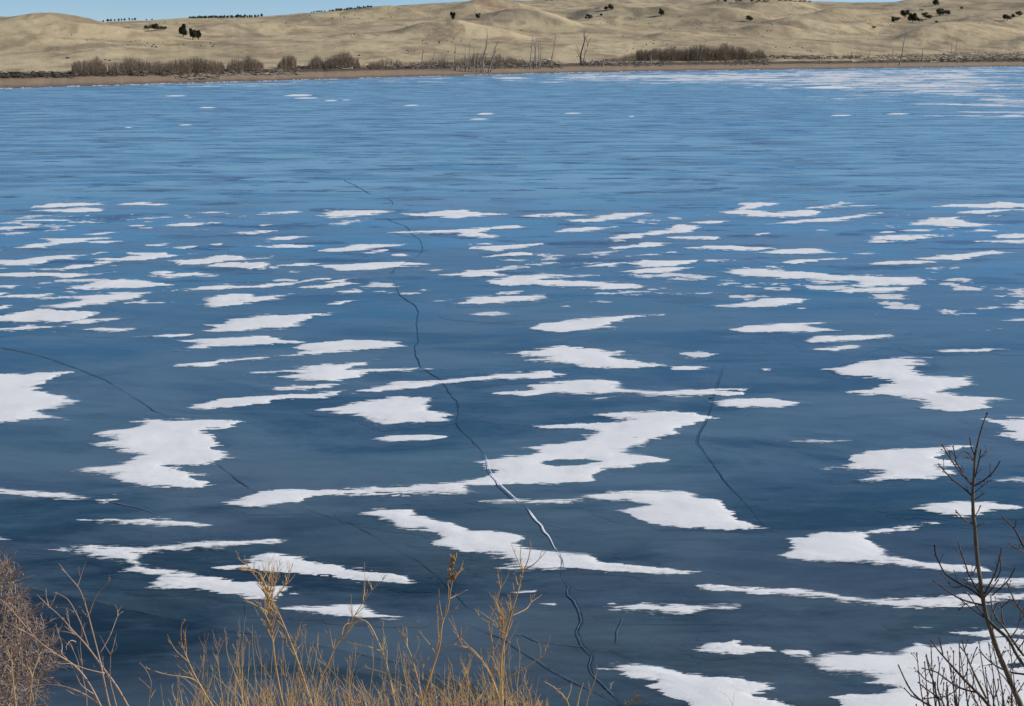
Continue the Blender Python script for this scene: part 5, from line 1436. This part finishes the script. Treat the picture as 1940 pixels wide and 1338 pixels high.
# the bare sapling and shrub at the right
D2 = 4.6
def woody(name, trunk, tr_px, branches, label, group, d=D2, bud_every=1.0, trunk_mat=M_BARK):
    mpp = d / FPX
    P = stem_path(trunk, d, d, 0.0, 4)
    g = P[0].copy(); z = bank_z(d)
    if g.z > z:
        k = Vector((random.uniform(0.0, 0.05), 0, z - 0.05 - g.z)); P = [g + k, g + k * 0.5] + P
        tr_px = [tr_px[0] * 1.35, tr_px[0] * 1.15] + list(tr_px)
        nn = 2
    else: nn = 0
    root = empty(name, P[0])
    R = []
    src = tr_px[nn:] if nn else tr_px
    for i in range(len(P) - nn):
        R.append(float(np.interp(i / (len(P) - nn - 1), np.linspace(0, 1, len(src)), src)) * mpp * 0.5 * random.uniform(0.94, 1.08))
    R = [tr_px[i] * mpp * 0.5 for i in range(nn)] + R
    m = MB(); m.tube(P, R, 10)
    m.build('trunk', trunk_mat, root)
    buds = MB()
    def bud(p, dr, s=1.0):
        dr = dr.normalized()
        L = 4.2 * mpp * s
        buds.tube([p, p + dr * L * 0.35, p + dr * L * 0.75, p + dr * L * 1.15], [1.0 * mpp * s, 1.75 * mpp * s, 1.2 * mpp * s, 0.2 * mpp], 6, False)
    bud(P[-1], P[-1] - P[-2], 1.3)
    for path, w0, w1 in branches:
        dd = random.uniform(-0.16, 0.16) * min(1.0, math.dist(path[0], path[-1]) / 60)
        q = stem_path(path, d, d + dd, 0.006)
        m = MB(); m.tube(q, [r * random.uniform(0.9, 1.12) for r in rad(len(q), w0 * mpp * 0.58, w1 * mpp * 0.58)], 7)
        bud(q[-1], q[-1] - q[-2], 1.0)
        # buds and spur twigs alternate along the branch
        Ltot = sum((q[i + 1] - q[i]).length for i in range(len(q) - 1))
        nb = int(Ltot / (13 * mpp) * bud_every)
        for k in range(nb):
            t = (k + 0.6) / nb
            i = min(len(q) - 2, int(t * (len(q) - 1)))
            p = q[i].lerp(q[i + 1], random.random()); ax = (q[i + 1] - q[i]).normalized()
            sd = Vector(((-1) ** k * 0.8, random.uniform(-.6, .6), 0.3))
            dr = (ax + sd).normalized()
            if random.random() < 0.42 and t < 0.9:
                e = p + (ax + sd * 0.7).normalized() * random.uniform(8, 26) * mpp
                m.tube([p, p.lerp(e, 0.5) + Vector((0, 0, mpp)), e], [1.3 * mpp * 0.5, 1.1 * mpp * 0.5, 0.9 * mpp * 0.5], 5)
                bud(e, e - p, 0.8)
            else: bud(p, dr, random.uniform(0.45, 0.7))
        m.build('branch', M_TWIG if w0 < 4.2 else M_BARK, root)
    o = buds.build('buds', M_BUD, root); o['kind'] = 'stuff'
    tag(root, label, 'bare shrub' if 'shrub' in name else 'sapling', group)
    return root
TR = [(1946, 1385), (1934, 1338), (1921, 1308), (1908, 1275), (1892, 1239), (1879, 1200), (1869, 1169), (1863, 1139), (1858, 1104), (1852, 1065), (1849, 1030), (1847, 1000), (1844, 975), (1843, 940), (1844, 920), (1846, 890), (1848, 862), (1855, 829), (1863, 801), (1869, 786)]
TW = [13, 12, 11, 10.4, 9.8, 9.2, 8.8, 8.4, 8.2, 8.0, 7.8, 7.4, 7.0, 6.4, 5.8, 5.0, 4.2, 3.4, 2.6, 2.0]
BR = [(T(C5, s), a, b) for s, a, b in [
 ('1108,728 1040,650 985,590 930,510 880,430 855,385', 3.4, 1.8), ('1035,630 980,540 965,470 950,400', 2.6, 1.7), ('928,500 920,465 918,440', 1.6, 1.3),
 ('1112,828 1040,760 950,690 880,620 830,560', 3.2, 1.8), ('1142,485 1110,410 1097,335', 2.6, 1.7), ('1130,525 1100,480 1075,450', 1.9, 1.4), ('1130,520 1090,500 1048,498', 1.8, 1.3),
 ('1140,670 1165,570 1180,500 1190,430', 2.8, 1.8), ('1185,492 1240,465 1285,425', 2.2, 1.7), ('1135,742 1220,690 1300,620 1355,535', 3.0, 1.8), ('1145,795 1210,740 1250,705', 1.8, 1.2),
 ('1138,862 1180,835 1215,810', 2.0, 1.4), ('1142,1005 1170,960 1185,925', 2.2, 1.5), ('1122,1072 1050,1040 1000,990 975,960', 2.6, 1.6), ('1155,1100 1180,1085 1215,1070', 1.8, 1.3)]]
BR += [(T(C6, s), a, b) for s, a, b in [
 ('1200,395 1120,330 1040,285 960,240 880,180 830,90 795,10 788,-60', 4.0, 2.0), ('1030,290 980,300 935,295 920,260', 2.0, 1.4), ('1175,345 1120,250 1080,170 1045,60 1020,0 1000,-80', 3.6, 2.0),
 ('1222,365 1270,270 1320,170 1350,60 1365,0 1370,-40', 3.4, 1.9), ('1315,245 1365,150 1360,60', 2.4, 1.7), ('1225,385 1290,310 1340,240', 3.0, 1.8), ('1290,370 1400,270 1450,210 1485,140', 2.6, 1.7),
 ('1205,455 1100,430 1000,395 900,330 780,245', 3.6, 2.0), ('1218,560 1130,500 1020,410', 2.8, 1.7), ('1215,545 1150,460 1090,370 1045,345', 2.6, 1.6), ('1070,440 1040,460 1005,490', 1.6, 1.3),
 ('1240,570 1330,660 1430,750 1500,880 1568,980 1640,1060', 6.0, 5.0), ('1568,900 1480,780 1400,660 1330,570 1290,480 1280,390', 4.6, 2.0), ('1390,620 1375,520 1370,450', 2.4, 1.6), ('1375,470 1410,440 1440,410', 2.0, 1.5),
 ('1600,560 1568,530 1500,440 1450,340 1425,270', 3.4, 1.8), ('1480,800 1540,720 1568,690', 2.6, 1.8), ('1450,745 1520,640 1540,530', 2.6, 1.6), ('1640,1070 1568,1060 1440,1040 1330,990 1250,930 1185,855', 4.0, 1.8),
 ('1410,1030 1370,920 1390,860', 2.4, 1.6), ('1250,540 1300,500 1340,440', 2.2, 1.5), ('1180,250 1130,300 1060,240', 1.8, 1.3), ('1510,850 1560,780 1580,720', 2.2, 1.5), ('1120,200 1150,110 1160,60', 1.8, 1.3),
 ('1300,680 1290,600 1285,520', 2.0, 1.4), ('1460,1180 1400,1090 1350,1040', 2.4, 1.5), ('1500,1240 1560,1150 1600,1100', 2.8, 1.6), ('1430,1080 1480,960 1530,900', 2.4, 1.5)]]
woody('bare_sapling', TR, TW, BR, 'tall bare sapling with red buds rising at the right edge', None)
D_TR = T(C6, '1330,1420 1300,1375 1260,1330 1200,1260 1120,1180 1040,1100 960,1010 870,910 810,840 765,775')
BR2 = [(T(C6, s), a, b) for s, a, b in [
 ('860,890 840,800 828,740', 2.6, 1.7), ('1240,1270 1160,1110 1100,980 1060,880 1010,820', 4.2, 1.9), ('1060,880 1040,820 1030,770', 2.2, 1.6), ('1105,970 1130,890 1155,835', 2.2, 1.6),
 ('1180,1225 1040,1190 940,1140 860,1080 800,1040 690,1010', 3.6, 1.8), ('760,1030 735,960 718,900', 2.2, 1.5), ('840,1400 830,1311 800,1230 780,1130 745,1040 715,910', 4.2, 1.9),
 ('850,1290 760,1220 690,1170 650,1135', 3.0, 1.8), ('840,1420 750,1338 670,1290 580,1200 520,1090 475,990', 4.6, 2.2), ('660,1285 590,1250 530,1190', 2.8, 1.7), ('775,1145 700,1100 645,1035', 2.4, 1.6),
 ('880,1400 870,1330 820,1200 815,1100 830,1000 820,920', 3.0, 1.6), ('840,1150 860,1080 870,1020', 1.9, 1.4), ('695,1275 800,1262 900,1250 985,1185', 2.2, 1.5), ('920,1400 905,1330 890,1250 895,1160', 2.4, 1.6),
 ('1010,1420 990,1338 970,1270', 2.4, 1.7), ('1330,1420 1310,1338 1290,1240 1245,1100', 3.2, 1.8), ('1300,1280 1345,1180 1340,1110', 2.4, 1.6), ('1120,1180 1130,1080 1120,1010', 2.4, 1.6), ('1040,1100 1060,1060 1075,1020', 2.0, 1.5),
 ('1200,1400 1150,1300 1100,1200 1075,1120', 3.0, 1.7), ('640,1400 628,1335', 2.2, 1.6), ('1400,1420 1380,1300 1400,1200', 2.6, 1.6), ('1100,1420 1080,1330 1090,1260', 2.4, 1.6), ('980,1030 940,1050 930,980', 1.8, 1.3)]]
for k in range(26):     # fine tangle low in the corner
    x0 = random.uniform(1745, 1935); x1 = x0 - random.uniform(-14, 42); y1 = random.uniform(1215, 1315)
    BR2.append(([(x0, 1400), ((x0 + x1) / 2 + random.uniform(-5, 5), (1400 + y1) / 2), (x1, y1)], random.uniform(1.8, 3.0), 1.4))
woody('bare_shrub', D_TR, [8, 7.4, 6.8, 6.2, 5.6, 5, 4.4, 3.6, 2.8, 2.0], BR2, 'low spreading dark budded shrub left of the sapling foot', None, D2 - 0.25, trunk_mat=M_TWIG)
E_TR = T(C5, '1760,1500 1680,1400 1568,1270 1520,1180 1480,1110 1430,1060 1390,1020')
woody('bare_shrub', E_TR, [6, 5.4, 4.6, 4, 3.4, 2.8, 2.0], [(T(C5, s), a, b) for s, a, b in [('1480,1115 1495,1080 1500,1050', 2.2, 1.6), ('1640,1360 1568,1320 1500,1290 1440,1245', 3.0, 1.8)]],
      'slim budded branch entering from the right edge beside the sapling', None, D2 - 0.1, trunk_mat=M_TWIG)
# a few curled dead leaves held in the sapling
lf = MB()
for px, py in ((1912, 1322), (1910, 1330), (1916, 1326)):
    c = at_depth(px, py, D2 - 0.05)
    for k in range(4):
        a = random.uniform(0, 6.28); u = Vector((math.cos(a) * .004, random.uniform(-.004, .004), math.sin(a) * .008))
        lf.quad(c, u, Vector((0.0015, 0.003, 0.002)))
tag(lf.build('dead_leaves', M_SEED), 'small cluster of curled rust brown leaves caught by the sapling foot', 'leaves')
